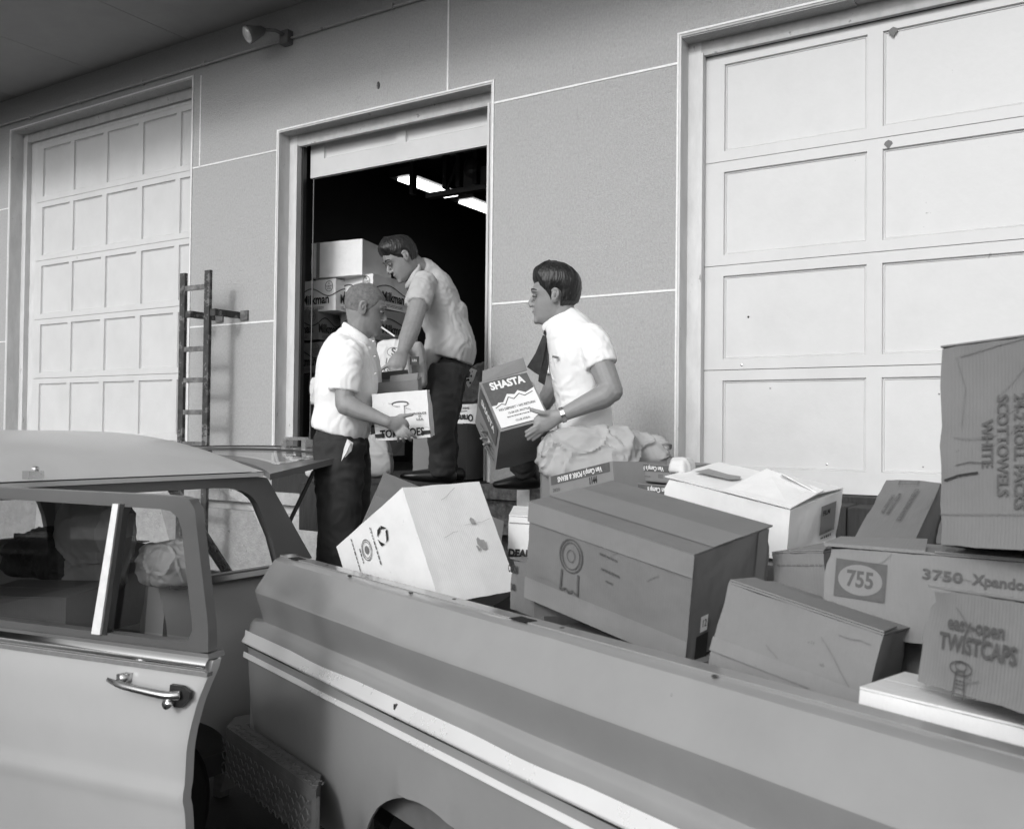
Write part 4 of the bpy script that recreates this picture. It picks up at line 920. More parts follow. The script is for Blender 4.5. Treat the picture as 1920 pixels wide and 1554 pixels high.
for i, (x, z) in enumerate(((-4.98, 2.07), (-4.98, 1.84), (-4.98, 1.61), (-4.66, 2.07), (-4.66, 1.84), (-4.66, 1.61))):
    Box(('carton low in the milk stack by the left jamb, ' if x < -4.8 else 'carton low in the milk stack behind the crew-cut man, ')+('upper', 'middle', 'bottom')[i % 3]+' one', (x+.02*(i % 2), 5.36, z), (0, 0, 0), (.30, .40, .218), M_kraft2, seed=30+i, flaps=False)
bx = Box('upside-down orange carton on the crate at the right of the doorway', (-3.503, 5.158, 1.757), (-4.7, .5, -2), (.243, .40, .237), M_cream, seed=22, flaps=False)
bx.text('front', 'Sunkist', .062, .02, -.22, 180, .95, .04, M_ink); bx.text('front', 'Oranges', .062, -.02, .12, 180, .85, .04, M_ink); bx.text('front', '&', .022, .02, -.06, 180, 1, .02, M_ink); bx.text('front', 'Sunkist Growers', .022, -.05, .38, 180, .9, .02, M_ink); bx.put('front', rect2(.12, .004), -.1, .30, 0, M_ink)
B().box((-3.78, 5.0, 1.395), (-3.2, 5.6, 1.625)).o('crate', M_black_paint); tag(bpy.data.objects['crate'], 'dark crate that carries the upside-down orange carton', 'crate')
bag('cloth_bundle', 'dark rumpled clothes heaped on the orange carton in the doorway', V((-3.42, 5.25, 2.02)), (.24, .19, .16), M_cloth, 12, 'clothes', amp=.05)
b = B(); p0 = at(868, 706, 5.75)
def cpt(px, py, k): return at(px, py, k)
kq = [cpt(866, 706, 5.75), cpt(884, 690, 5.72), cpt(894, 694, 5.70), cpt(888, 712, 5.70), cpt(879, 727, 5.72), cpt(872, 716, 5.75)]
b.prism(kq, FV, .012); kc = b.o('checked_cloth', M_white); tag(kc, 'pale handkerchief with dark checks hanging out of the clothes heap', 'cloth')
for i, (px, py) in enumerate(((873, 706), (880, 699), (887, 697), (878, 712), (884, 705), (882, 718), (889, 703), (874, 713))):
    c = cpt(px, py, 5.72-.004); B().prism([c+RV*.008*cos(a)+ZV*.008*sin(a) for a in (0, 1.05, 2.1, 3.14, 4.2, 5.25)], -FV, .0015).o('check', M_ink, kc)
sb = bag('flour_bag', 'white sugar bag lettered GRANULATED standing under the bent man\'s hand', at(734, 690, 5.10), (.105, .07, .155), M_paperw, 15, amp=.016, rot=32)
def flat_text(st, size, px, py, k, m, parent, sx=1, bold=0, ang=0, name='lettering', shape=None):
    vs, fs = shape or text_mesh(st, size, sx, bold); o_ = at(px, py, k); a = rad(ang)
    return obj(name, [o_+RV*(p.x*cos(a)-p.y*sin(a))+ZV*(p.x*sin(a)+p.y*cos(a)) for p in vs], fs, m, parent)
WM['flour_bag'] = MX.Identity(4)
flat_text('GRANU', .038, 722, 697, 4.97, M_inkg, sb, .8, .02, 3); flat_text('S', .055, 738, 660, 4.97, M_inkg, sb, 1, .03, 0); flat_text('', 0, 738, 660, 4.97, M_inkg, sb, name='print', shape=ring2(.036, .026, .003)); flat_text('10', .045, 728, 678, 4.97, M_inkg, sb, .9, .02, -10)
s2 = bag('paper_bag', 'round brown bag with a dark label beside the sugar bag', at(779, 682, 5.2), (.060, .05, .13), M_paper, 17, amp=.014, rot=32)
WM[s2.name] = MX.Identity(4); flat_text('', 0, 777, 676, 5.08, M_inkg, s2, name='label_patch', shape=rect2(.052, .045)); flat_text('LBS', .018, 777, 676, 5.075, M_inkw, s2, 1, .02)
bag('paper_bag', 'striped brown bag standing on the sill behind the crew-cut man', at(702, 850, 5.25), (.10, .075, .12), M_paper, 19, amp=.022, rot=32)
bag('paper_bag', 'white bag lettered at its foot, on the sill at the left jamb', at(598, 868, 5.72), (.07, .06, .085), M_paperw, 23, amp=.014, rot=32)
g_ = flat_text('G', .05, 603, 886, 5.60, M_ink, None, 1, .02); bpy.data.objects.remove(g_)
bag('paper_bag', 'pale bag squeezed between the left jamb and the milk cartons', at(592, 735, 5.95), (.035, .06, .09), M_paperw, 24, amp=.014, rot=32)
Box('carton on the dock floor carrying the sugar bag', (at(740, 800, 5.4)[0], 4.74, 1.57), (5, 0, 0), (.40, .24, .35), M_kraft2, seed=40, flaps=False)

# carried cartons
bT = Box('white tomato carton with an oval hand hole, carried by the crew-cut man', (-2.667, 3.290, 1.767), (31.7, 2.6, -5.0), (.252, .200, .216), M_white, seed=41, flaps=False)
bT.text('front', 'TOMATOES', .048, .0, -.36, 0, .78, .03, M_ink); bT.put('front', rect2(.042, .017), -.40, -.38, 0, M_ink); bT.put('front', rect2(.042, .017), .42, -.38, 0, M_ink)
bT.text('front', 'PRODUCE', .013, .33, .02, 0, 1, .03, M_inkg); bT.text('front', 'OF', .010, .33, -.04, 0, 1, .03, M_inkg); bT.text('front', 'U.S.A.', .013, .33, -.10, 0, 1, .03, M_inkg)
bT.put('front', disc2(.038, .012), .0, .25, 0, M_inkg); bT.put('front', disc2(.033, .008), .002, .235, 0, M_white, .0006); bT.put('front', rect2(.018, .05), .03, .12, 0, M_white, .0012)
bU = Box('small open brown carton marked in ounces, set on top of the tomato carton', (-2.857, 3.474, 1.899), (33.2, 7.7, -4.5), (.220, .219, .086), M_kraft, open_top=True, seed=42)
bU.text('front', '16 OZ. NET', .014, .15, -.25, 0, 1, .03, M_inkg)
for pts in ([(-.02, -.105, .043), (.108, -.105, .043), (.112, -.085, .075), (-.02, -.080, .070)], [(-.108, .10, .043), (.05, .10, .043), (.05, .06, .085), (-.10, .06, .08)]):
    b = B(); b.prism([V(p) for p in pts], (0, -1, .2), .003); b.o('flap', M_kraft, bU.t, local=True)
# soft-drink carton: face 'top' carries the big print
bS = Box('tilted soft-drink carton with printed white mountains, carried by the man in the tie', (-2.156, 3.400, 1.742), (68.3, 52.5, -25.0), (.227, .268, .319), M_kraft3, seed=43, flaps=False)
bS.put('top', rect2(.205, .125), 0, .22, 0, M_inkg, -.003); bS.put('top', rect2(.205, .115), 0, -.225, 0, M_inkw, -.003)
bS.put('top', ([V(p+(0,)) for p in ((-.1025, -.02), (-.07, .012), (-.05, .008), (-.02, .045), (.01, .034), (.03, .05), (.06, .03), (.1025, .046), (.1025, -.02))], [tuple(range(9))]), 0, -.02, 0, M_inkw, -.0022)
bS.put('top', line2([(-.09, -.01), (-.06, .004), (-.045, -.004), (-.02, .03), (.0, .015), (.03, .035), (.05, .018), (.09, .03)], .004), 0, -.03, 0, M_inkg, -.0014)
bS.text('top', 'SHASTA', .052, 0, .34, 0, .82, .045, M_inkw, -.0014); bS.text('top', 'NO DEPOSIT • NO RETURN', .0155, 0, -.12, 0, .85, .02, M_inkg, -.0014); bS.text('top', '12-28 OZ. BOTTLES', .013, 0, -.21, 0, .9, .02, M_inkg, -.0014)
bars(bS, 'top', 0, -.28, .12, 1, .01, M_inkg, 0, .005, 8); bS.text('top', 'CLUB SODA', .013, 0, -.37, 0, .9, .02, M_inkm, -.0014)
bS.put('left', rect2(.22, .13), 0, .25, 0, M_inkg, 0); bS.text('left', 'SHASTA', .05, 0, .28, 0, .9, .04, M_inkw, .0008); bars(bS, 'left', 0, -.12, .15, 4, .03, M_inkg, 20, .012, 3)
b = B(); b.prism([V((-.10, .13, .155)), V((.11, .134, .155)), V((.11, .19, .175)), V((-.08, .18, .165))], (0, 0, 1), .003); b.o('flap', M_kraft3, bS.t, local=True)

# ================================================================== PEOPLE
def frame(f, up): f = V(f).normalized(); up = (V(up)-f*V(up).dot(f)).normalized(); l = up.cross(f); return f, l, up
HP = [(-.118, .052, .020, .016), (-.108, .078, .035, .030), (-.092, .088, .052, .043), (-.072, .087, .062, .052), (-.052, .0885, .072, .059), (-.030, .084, .082, .066), (0, .078, .094, .071), (.022, .089, .099, .0745), (.045, .087, .100, .0755), (.070, .077, .093, .071), (.092, .055, .073, .058), (.108, .030, .045, .038), (.116, .010, .018, .014)]
def hsec(z):
    z = max(HP[0][0], min(HP[-1][0], z))
    for a, c in zip(HP[:-1], HP[1:]):
        if a[0] <= z <= c[0]:
            t = (z-a[0])/(c[0]-a[0]); return [a[i]+(c[i]-a[i])*t for i in (1, 2, 3)]
def head(b, c, f, up, s=1.0, brow=1.0):
    f, l, u = frame(f, up); W_ = lambda x, y, z: V(c)+(f*x+l*y+u*z)*s
    rs = []
    for i in range(34):
        z = -.118+.234*i/33; fr_, bk, w_ = hsec(z); ring = []
        for j in range(32):
            th = 2*pi*j/32; cx_, sy = cos(th), sin(th); x = (fr_ if cx_ > 0 else bk)*(abs(cx_)**.88)*(1 if cx_ > 0 else -1); y = w_*(abs(sy)**.92)*(1 if sy > 0 else -1)
            ring.append(W_(x, y, z))
        rs.append(ring)
    b.rings(rs)
    # nose, lips, brow ridge, chin, cheeks
    b.sweep([W_(.078, 0, .012), W_(.092, 0, -.004), W_(.105, 0, -.026), W_(.095, 0, -.035)], [(.006*s, .007*s), (.008*s, .009*s), (.0115*s, .009*s), (.012*s, .007*s)], u, 12, 3)
    for sy in (-1, 1):
        b.ell(W_(.090, sy*.010, -.030), (.009*s, .007*s, .007*s)); b.sweep([W_(.083, sy*.010, .026), W_(.083, sy*.030, .030), W_(.066, sy*.052, .022)], [.007*s, .009*s, .006*s], u, 8, 2)
        # ear
        Me = MX((f, l*sy, u)).transposed() @ MX.Rotation(rad(-18), 3, 'Y') @ MX.Rotation(rad(18), 3, 'Z')
        b.ell(W_(-.008, sy*.078, -.006), (.020*s, .008*s, .032*s), Me); b.sweep([W_(.004, sy*.078, -.030), W_(-.016, sy*.088, -.010), W_(-.020, sy*.090, .012), W_(-.006, sy*.086, .024), W_(.008, sy*.080, .014)], [.005*s, .0055*s, .006*s, .0055*s, .004*s], u, 8, 3)
    b.ell(W_(.0865, 0, -.054), (.008*s, .020*s, .005*s), MX((f, l, u)).transposed()); b.ell(W_(.084, 0, -.066), (.008*s, .017*s, .0055*s), MX((f, l, u)).transposed()); b.ell(W_(.078, 0, -.098), (.014*s, .020*s, .014*s), MX((f, l, u)).transposed())
    return W_
def face_details(root, W_, s, haircol, Mf):
    for sy in (-1, 1):
        o_ = B().ell(W_(.0765, sy*.031, .006), (.0115*s, .0125*s, .008*s), Mf).o('eye', M_eyew, root, smooth=True)
        B().ell(W_(.0855, sy*.031, .004), (.0045*s, .0050*s, .0055*s), Mf).o('iris', M_ink, o_, smooth=True)
        B().sweep([W_(.080, sy*.020, .012), W_(.086, sy*.031, .0145), W_(.074, sy*.047, .009)], [.0022*s, .003*s, .002*s], ZV, 6, 3).o('eyelid', M_skin_shade, root, smooth=True)
        B().sweep([W_(.090, sy*.014, .029), W_(.0895, sy*.032, .0345), W_(.070, sy*.054, .027)], [(.003*s, .003*s), (.0042*s, .0042*s), (.002*s, .002*s)], ZV, 6, 3).o('eyebrow', haircol, root, smooth=True)
        B().ell(W_(-.006, sy*.0885, -.004), (.006*s, .003*s, .011*s), Mf).o('ear_shade', M_skin_shade, root, smooth=True)  # dark blob on the ear, painting the shade of its hollow
    B().sweep([W_(.085, .017, -.0605), W_(.0935, 0, -.0600), W_(.085, -.017, -.0605)], [.0008*s, .0013*s, .0008*s], ZV, 6, 3).o('mouth', M_lipd, root, smooth=True)
def hairdo(root, W_, line, thick, m, wave=.006, fr=40, seed=1, low=-.055):
    """a shell over the skull: thick where hair grows, sunk under the skin elsewhere. line(th, z) > 0 means hair"""
    b = B(); rs = []; nz, nt_ = 60, 150
    for i in range(nz):
        z = low+(.1175-low)*sin(pi/2*(i/(nz-1))); f_, bk, w_ = hsec(min(z, .1155)); ring = []
        for j in range(nt_):
            th = 2*pi*j/nt_-pi; cx_, sy = cos(th), sin(th)
            x = (f_ if cx_ > 0 else bk)*(abs(cx_)**.88)*(1 if cx_ > 0 else -1); y = w_*(abs(sy)**.92)*(1 if sy > 0 else -1)
            g = line(th, z); k = 1/(1+exp(-g/.006)); n_ = V((x, y, max(0, z)*1.3)); n_ = n_.normalized() if n_.length > 1e-5 else ZV
            sw = th*15+3*sin(z*22+seed); nz_ = noise.noise(V((sw, z*9, seed)))*wave*.8 + noise.noise(V((sw*2.6, z*14, seed+4)))*wave*.45
            t = thick(th, z)*max(.25, min(1, .30+g/.035))
            d = (t+nz_)*k - .008*(1-k); p = V((x, y, z))+n_*d
            ring.append(W_(*p))
        rs.append(ring)
    b.rings(rs); return b.o('hair', m, root, smooth=True)
def finger(b, pts, r0=.0088, r1=.0068, s=1):
    n = len(pts); b.sweep(pts, [(r0+(r1-r0)*i/(n-1))*s for i in range(n)], V((.2, .3, .9)), 10, 3, cap_round=True)
def folds(seed, amp, fine=.4, scl=9, dirv=None):
    def f(p):
        q = p*scl+V((seed*2.7, seed, 0)); w_ = V((noise.noise(q*.5), noise.noise(q*.5+V((5, 1, 2))), noise.noise(q*.5+V((2, 8, 1)))))*1.6
        if dirv is not None: q = q-V(dirv)*q.dot(V(dirv))*.72
        r_ = 1-2*abs(noise.noise(q+w_)); r2 = 1-2*abs(noise.noise(q*2.3+w_))
        return amp*(r_*.75+r2*fine-.35)
    return f
def blob(root, b, nm, m, vox, smooth=2, disp=None):
    vs, fs = remesh(b, vox, smooth, disp); return obj(nm, vs, fs, m, root, smooth=True)

# ---- crew-cut man with a cigarette, at the back of the wagon
K = 4.25
A = thing('person', 'crew-cut man in a white short-sleeved shirt with a cigarette, carrying the tomato carton', 'person', (-2.95, 3.15, .66))
hc_ = at(684, 579, K); fA = RV*.97+FV*.16-ZV*.26; uA = ZV+RV*.22
b = B(); W_ = head(b, hc_, fA, uA, 1.0); Mf = MX(frame(fA, uA)).transposed()
b.sweep([at(681, 590, K), at(674, 622, K+.01), at(668, 655, K+.02)], [(.060, .066), (.058, .060), (.05, .055)], FV, 16, 3)
b.sweep([at(664, 640, K+.02), at(655, 700, K), at(648, 770, K), at(640, 830, K)], [(.06, .09), (.08, .12), (.08, .12), (.08, .12)], FV, 16, 3)
sh = at(650, 668, K-.16); el = at(646, 758, K-.22); wr = at(727, 791, K-.24)
b.sweep([sh, el.lerp(sh, .5), el, el.lerp(wr, .12)], [.043, .046, .041, .043], FV, 14, 4, cap_round=True)
b.sweep([el.lerp(sh, .06), el.lerp(wr, .25), el.lerp(wr, .7), wr], [.043, .043, .031, .026], FV, 14, 4, cap_round=True)
pl = at(748, 797, K-.225)
b.sweep([wr, wr.lerp(pl, .5), pl, at(755, 803, K-.215)], [(.026, .022), (.034, .021), (.040, .018), (.038, .013)], FV, 14, 3, cap_round=True)
kk = K-.225
finger(b, [at(742, 786, kk), at(750, 780, kk), at(762, 779, kk), at(773, 777, kk+.005)], .011, .0082)
finger(b, [at(753, 797, kk), at(762, 804, kk-.01), at(771, 813, kk-.005), at(780, 821, kk+.02)]); finger(b, [at(749, 801, kk), at(757, 810, kk-.012), at(764, 819, kk-.008), at(770, 826, kk+.02)])
finger(b, [at(746, 804, kk), at(750, 813, kk-.012), at(755, 821, kk-.008), at(758, 828, kk+.02)]); finger(b, [at(742, 805, kk), at(744, 814, kk-.01), at(746, 821, kk-.005), at(747, 828, kk+.02)], .008, .006)
# far arm
b.sweep([at(682, 655, K+.18), at(697, 735, K+.24), at(745, 790, K+.12), at(775, 800, K+.05)], [.048, .040, .030, .028], FV, 12, 4, cap_round=True)
body = blob(A, b, 'body', M_skin, .0042, 3)
face_details(A, W_, 1.0, M_buzz, Mf)
hairdo(A, W_, lambda th, z: z-(.045 if abs(th) < .9 else (.045-(abs(th)-.9)*.14 if abs(th) < 1.5 else -.035)), lambda th, z: .0022, M_buzz, .0008)
cg = B().sweep([W_(.094, -.008, -.060), W_(.165, -.022, -.085)], [.0042, .0042], ZV, 10, 1).o('cigarette', M_white); tag(cg, 'white cigarette in the mouth of the crew-cut man', 'cigarette')
# shirt
b = B()
b.sweep([at(677, 622, K+.01), at(667, 640, K+.02), at(654, 672, K+.01), at(650, 720, K), at(646, 765, K), at(639, 800, K), at(636, 812, K)], [(.070, .068), (.098, .125), (.128, .190), (.138, .185), (.130, .170), (.132, .170), (.124, .165)], FV, 24, 4, power=.9)
b.sweep([at(625, 735, K+.0), at(632, 690, K), at(650, 648, K+.01)], [(.06, .12), (.085, .13), (.06, .11)], FV, 18, 3, cap_round=True)
b.sweep([at(655, 655, K-.12), at(650, 690, K-.18), at(644, 733, K-.20)], [(.064, .066), (.068, .062), (.068, .056)], FV, 18, 4)
b.sweep([at(679, 655, K+.15), at(686, 690, K+.21), at(690, 730, K+.23)], [(.066, .065), (.070, .065), (.070, .062)], FV, 18, 4)
blob(A, b, 'shirt', M_shirt, .0065, 2, folds(3, .005, .6, 13, (.35, 0, .9)))
b = B(); b.sweep([W_(-.068, .0, -.102), W_(-.030, -.062, -.118), W_(.035, -.060, -.140), W_(.075, -.015, -.160)], [(.012, .020)]*4, ZV, 10, 4, cap_round=True); b.sweep([W_(-.068, .0, -.102), W_(-.030, .062, -.118), W_(.035, .060, -.140), W_(.075, .015, -.160)], [(.012, .020)]*4, ZV, 10, 4, cap_round=True)
blob(A, b, 'collar', M_shirt, .005, 2)
# trousers
b = B()
b.sweep([at(640, 800, K), at(640, 818, K), at(640, 850, K)], [(.092, .135), (.116, .165), (.118, .17)], FV, 20, 3)
for dk, dx in ((-.10, -4), (.11, 12)):
    b.sweep([at(638+dx*.5, 835, K+dk*.8), at(640+dx, 900, K+dk), at(640+dx, 975, K+dk), at(634+dx*1.5, 1080, K+dk), at(632+dx*1.8, 1205, K+dk)], [(.118, .105), (.108, .092), (.090, .080), (.082, .072), (.080, .078)], FV, 18, 4)
blob(A, b, 'trousers', M_pants, .009, 2, folds(5, .011, .5, 9))
for dk, dx in ((-.10, -8), (.11, 20)):
    p = at(632+dx, 1216, K+dk); p.z = .70; b = B(); fA2 = V((fA.x, fA.y, 0)).normalized(); b.sweep([p-fA2*.07, p+fA2*.05, p+fA2*.14, p+fA2*.20], [(.042, .046), (.046, .040), (.048, .030), (.036, .018)], ZV, 14, 4, cap_round=True); b.o('shoe', M_shoe, A, smooth=True)
b = B(); kr = K-.215
b.prism([at(640, 864, kr), at(645, 840, kr), at(651, 823, kr), at(657, 831, kr-.01), at(650, 848, kr-.012)], FV, .006); b.prism([at(651, 823, kr), at(662, 830, kr+.008), at(659, 845, kr), at(646, 858, kr-.004), at(657, 833, kr-.012)], FV, .006)
tag(b.o('rag', M_paperw), 'white rag hanging from the hip pocket of the crew-cut man', 'rag')
pc = thing('wooden_step', 'wooden platform step the crew-cut man stands on behind the truck', 'step', (-3.0, 3.2, 0))
for i in range(5): B().box((-3.45+i*.19, 2.85, .628), (-3.27+i*.19, 3.7, .655)).o('board', M_wood, pc)
for y in (2.9, 3.6): 
    for x in (-3.45, -2.57): B().box((x, y, 0), (x+.05, y+.05, .6275)).o('leg', M_wood, pc)

# ---- man in a tie, one foot up on the ledge
K = 4.02
T_ = thing('person', 'dark-haired man in white shirt and tie, foot on the ledge, carrying the soft-drink carton', 'person', (-1.93, 3.52, .62))
hc_ = at(1038, 557, K); fT = -RV*1.0+FV*.05-ZV*.06; uT = ZV-RV*.03; hs = 1.02
b = B(); W_ = head(b, hc_, fT, uT, hs); Mf = MX(frame(fT, uT)).transposed()
b.sweep([at(1046, 565, K), at(1054, 592, K), at(1064, 622, K)], [(.062, .062), (.060, .060), (.05, .055)], FV, 16, 3)
b.sweep([at(1068, 615, K), at(1082, 680, K), at(1090, 760, K), at(1092, 820, K)], [(.055, .09), (.08, .12), (.08, .12), (.08, .12)], FV, 16, 3)
sh = at(1112, 645, K-.17); el = at(1148, 735, K-.24); wr = at(1052, 779, K-.26)
b.sweep([sh, sh.lerp(el, .5), el], [.045, .052, .046], FV, 14, 4, cap_round=True)
b.sweep([sh.lerp(el, .9), el.lerp(wr, .15), el.lerp(wr, .45), wr], [.046, .050, .042, .027], FV, 14, 4, cap_round=True)
kk = K-.255
b.sweep([wr, at(1038, 783, kk), at(1024, 789, kk), at(1012, 796, kk)], [(.027, .024), (.036, .024), (.042, .019), (.038, .015)], FV, 14, 3, cap_round=True)
finger(b, [at(1030, 777, kk-.01), at(1016, 774, kk-.02), at(1005, 771, kk-.015), at(996, 768, kk)], .0115, .0085)
finger(b, [at(1018, 788, kk), at(1008, 797, kk-.01), at(997, 803, kk-.005), at(986, 810, kk+.01)]); finger(b, [at(1016, 795, kk), at(1006, 804, kk-.008), at(996, 811, kk), at(986, 818, kk+.012)])
finger(b, [at(1018, 801, kk+.01), at(1009, 809, kk), at(1000, 816, kk+.01), at(990, 824, kk+.02)]); finger(b, [at(1021, 805, kk+.015), at(1014, 813, kk+.01), at(1007, 819, kk+.015), at(999, 825, kk+.025)], .008, .0065)
# far arm under the carton
b.sweep([at(1062, 640, K+.16), at(1030, 740, K+.22), at(960, 820, K+.12), at(922, 826, K+.02)], [.050, .042, .032, .030], FV, 12, 4, cap_round=True)
for (x0, y0, x1, y1) in ((922, 812, 903, 808), (922, 822, 902, 822), (924, 830, 907, 833)): finger(b, [at(x0, y0, K+.02), at((x0+x1)/2, (y0+y1)/2, K+.0), at(x1, y1, K-.03)])
blob(T_, b, 'body', M_skin, .0042, 3)
face_details(T_, W_, hs, M_hair, Mf)
def hlT(th, z):
    a = abs(th)
    if a < .75: return z-.062
    if a < 1.25: return z-(.062-(a-.75)*.09)
    if a < 1.50: return z-(.017-(a-1.25)*.20)      # sideburn in front of the ear
    if a < 1.85: return z-.012
    return z+.052
hairdo(T_, W_, hlT, lambda th, z: .010+.026*max(0, cos(th*.5))*max(0, min(1, (z-.02)/.06))+.012*max(0, -cos(th))*(1 if z > -.03 else .4)+.006*max(0, z/.1), M_hair, .0035, seed=3, low=-.075)
b = B()
b.sweep([at(1049, 592, K), at(1060, 612, K), at(1078, 650, K), at(1086, 700, K), at(1093, 750, K), at(1097, 800, K), at(1097, 830, K)], [(.066, .070), (.095, .130), (.122, .190), (.124, .182), (.117, .165), (.118, .160), (.118, .155)], FV, 24, 4, power=.9)
b.sweep([at(1104, 632, K-.10), at(1116, 652, K-.17), at(1128, 685, K-.20)], [(.066, .068), (.070, .064), (.068, .058)], FV, 18, 4)
b.sweep([at(1062, 640, K+.14), at(1052, 680, K+.19), at(1045, 705, K+.20)], [(.066, .066), (.072, .066), (.070, .062)], FV, 18, 4)
blob(T_, b, 'shirt', M_shirt, .0065, 2, folds(11, .005, .6, 14, (.85, .3, .3)))
b = B(); b.sweep([W_(-.084, 0, -.078), W_(-.045, .060, -.090), W_(.010, .056, -.112), W_(.046, .014, -.130)], [(.009, .020)]*4, ZV, 10, 4, cap_round=True); b.sweep([W_(-.084, 0, -.078), W_(-.045, -.060, -.090), W_(.010, -.056, -.112), W_(.046, -.014, -.130)], [(.009, .020)]*4, ZV, 10, 4, cap_round=True)
blob(T_, b, 'collar', M_shirt, .005, 2)
b = B(); nrm = -FV
def strap(px): return [at(x, y, k) for x, y, k in px]
b.prism(strap([(1022, 612, K-.02), (1030, 614, K-.03), (1033, 628, K-.03), (1026, 634, K-.03), (1019, 624, K-.03)]), FV, .03)
b.prism(strap([(1026, 632, K-.04), (1018, 628, K-.04), (1004, 662, K-.05), (988, 688, K-.06), (1002, 698, K-.06), (1012, 704, K-.05), (1020, 670, K-.04)]), FV, .010)
b.o('tie', M_tie, T_); b = B(); b.prism(strap([(1022, 640, K-.02), (1030, 640, K-.02), (1028, 690, K-.03), (1021, 722, K-.05), (1009, 715, K-.06), (1012, 690, K-.03)]), FV, .010); b.o('tie_tail', M_tie, T_)
b = B(); b.prism(strap([(1036, 666, K-.165), (1048, 669, K-.165), (1047, 673, K-.165), (1035, 670, K-.165)]), FV, .004); b.o('pocket_mark', M_inkm, T_)
# wrist watch
b = B(); wd_ = (at(1040, 783, K-.26)-wr).normalized(); c_ = wr.lerp(el, .03); b.sweep([c_-wd_*.009, c_+wd_*.009], [(.0325, .030)]*2, FV, 20, 1); wt = b.o('watch', M_chromed); tag(wt, 'metal wrist watch on the forearm of the man in the tie', 'watch')
b = B()
b.sweep([at(1096, 812, K), at(1094, 840, K), at(1088, 880, K)], [(.118, .155), (.125, .17), (.118, .165)], FV, 20, 3)
b.sweep([at(1085, 855, K+.10), at(1040, 850, K+.35), at(995, 822, K+.62)], [(.095, .095), (.085, .085), (.072, .072)], ZV, 18, 4, cap_round=True)
b.sweep([at(990, 815, K+.62), at(984, 845, K+.72), at(980, 882, K+.80)], [(.072, .072), (.070, .070), (.066, .078)], FV, 18, 4)
b.sweep([at(1090, 860, K-.08), at(1092, 960, K-.08), at(1094, 1080, K-.05), at(1096, 1205, K-.02)], [(.10, .10), (.085, .085), (.075, .075), (.075, .075)], FV, 18, 4)
blob(T_, b, 'trousers', M_pants, .009, 2, folds(15, .008, .5, 9))
zt = DOCK+.005
hl, to = at(1004, 905, K+.88), at(932, 905, K+.84)
b = B(); hl.z = zt+.045; to.z = zt+.022; dd = (to-hl)
b.sweep([hl-dd*.02, hl+dd*.35, hl+dd*.7, to], [(.040, .046), (.042, .044), (.045, .032), (.034, .020)], ZV, 16, 4, cap_round=True); b.sweep([hl+V((0, 0, .0)), hl+V((0, 0, .08))+dd*.1], [(.036, .040)]*2, FV, 14, 2, cap_round=True)
b.o('shoe', M_shoe, T_, smooth=True)
p = at(1096, 1225, K); p.z = .665; b = B(); b.sweep([p+RV*.06, p-RV*.05, p-RV*.13, p-RV*.19], [(.042, .042), (.045, .038), (.046, .030), (.034, .018)], ZV, 14, 4, cap_round=True); b.o('shoe', M_shoe, T_, smooth=True)

# ---- man bending in the doorway
K = 5.45
G = thing('person', 'man with wavy dark hair in a pale shirt bending over in the doorway', 'person', (-3.3, 4.45, DOCK))
hc_ = at(752, 485, K-.15); fG = -RV*.78-FV*.30-ZV*.62; uG = ZV*.85-RV*.50-FV*.15; hs = 1.04
b = B(); W_ = head(b, hc_, fG, uG, hs); Mf = MX(frame(fG, uG)).transposed()
b.sweep([at(763, 487, K-.12), at(780, 503, K-.08), at(795, 525, K-.03)], [(.064, .064), (.066, .066), (.08, .08)], FV, 16, 3)
b.sweep([at(797, 520, K), at(822, 570, K), at(843, 620, K), at(850, 670, K)], [(.06, .10), (.09, .12), (.09, .12), (.09, .12)], FV, 16, 3)
sh = at(795, 535, K-.22); el = at(775, 607, K-.40); wr = at(754, 663, K-.60)
b.sweep([sh, sh.lerp(el, .5), el], [.046, .052, .048], FV, 14, 4, cap_round=True); b.sweep([sh.lerp(el, .9), el.lerp(wr, .2), el.lerp(wr, .6), wr], [.048, .050, .042, .030], FV, 14, 4, cap_round=True)
kk = K-.66
b.sweep([wr, at(749, 672, kk+.02), at(744, 683, kk), at(743, 690, kk)], [(.032, .025), (.044, .026), (.050, .022), (.046, .018)], FV, 14, 3, cap_round=True)
finger(b, [at(740, 673, kk), at(730, 682, kk), at(722, 688, kk), at(716, 692, kk)], .0125, .009)
for x0, x1 in ((735, 735), (741, 741), (748, 747), (753, 753)): finger(b, [at(x0, 684, kk), at(x0, 696, kk-.012), at(x1, 704, kk-.006), at(x1, 711, kk+.01)], .0105, .0085)
b.sweep([at(790, 540, K+.18), at(772, 600, K+.10), at(752, 655, K-.10), at(748, 690, K-.25)], [.055, .046, .034, .030], FV, 12, 4, cap_round=True)
blob(G, b, 'body', M_skin, .0045, 3)
face_details(G, W_, hs, M_hair, Mf)
def hlG(th, z):
    a = abs(th)
    if a < .9: return z-(.055+.012*cos(th*3))
    if a < 1.25: return z-(.050-(a-.9)*.12)
    if a < 1.55: return z-(.008-(a-1.25)*.08)
    if a < 1.85: return z-.012
    return z+.048
hairdo(G, W_, hlG, lambda th, z: .008+.024*max(0, cos(th*.5))**2*max(0, min(1, (z-.03)/.05))+.005*max(0, -cos(th)), M_hair, .0045, seed=9, low=-.07)
b = B()
b.sweep([at(781, 503, K-.08), at(793, 518, K-.03), at(812, 548, K), at(828, 590, K), at(842, 625, K), at(845, 650, K), at(840, 672, K)], [(.075, .078), (.105, .14), (.130, .190), (.130, .185), (.130, .18), (.150, .200), (.150, .200)], FV, 24, 4, power=.92)
b.sweep([at(860, 590, K), at(858, 620, K), at(868, 640, K)], [(.05, .12), (.06, .13), (.04, .11)], FV, 18, 3, cap_round=True)
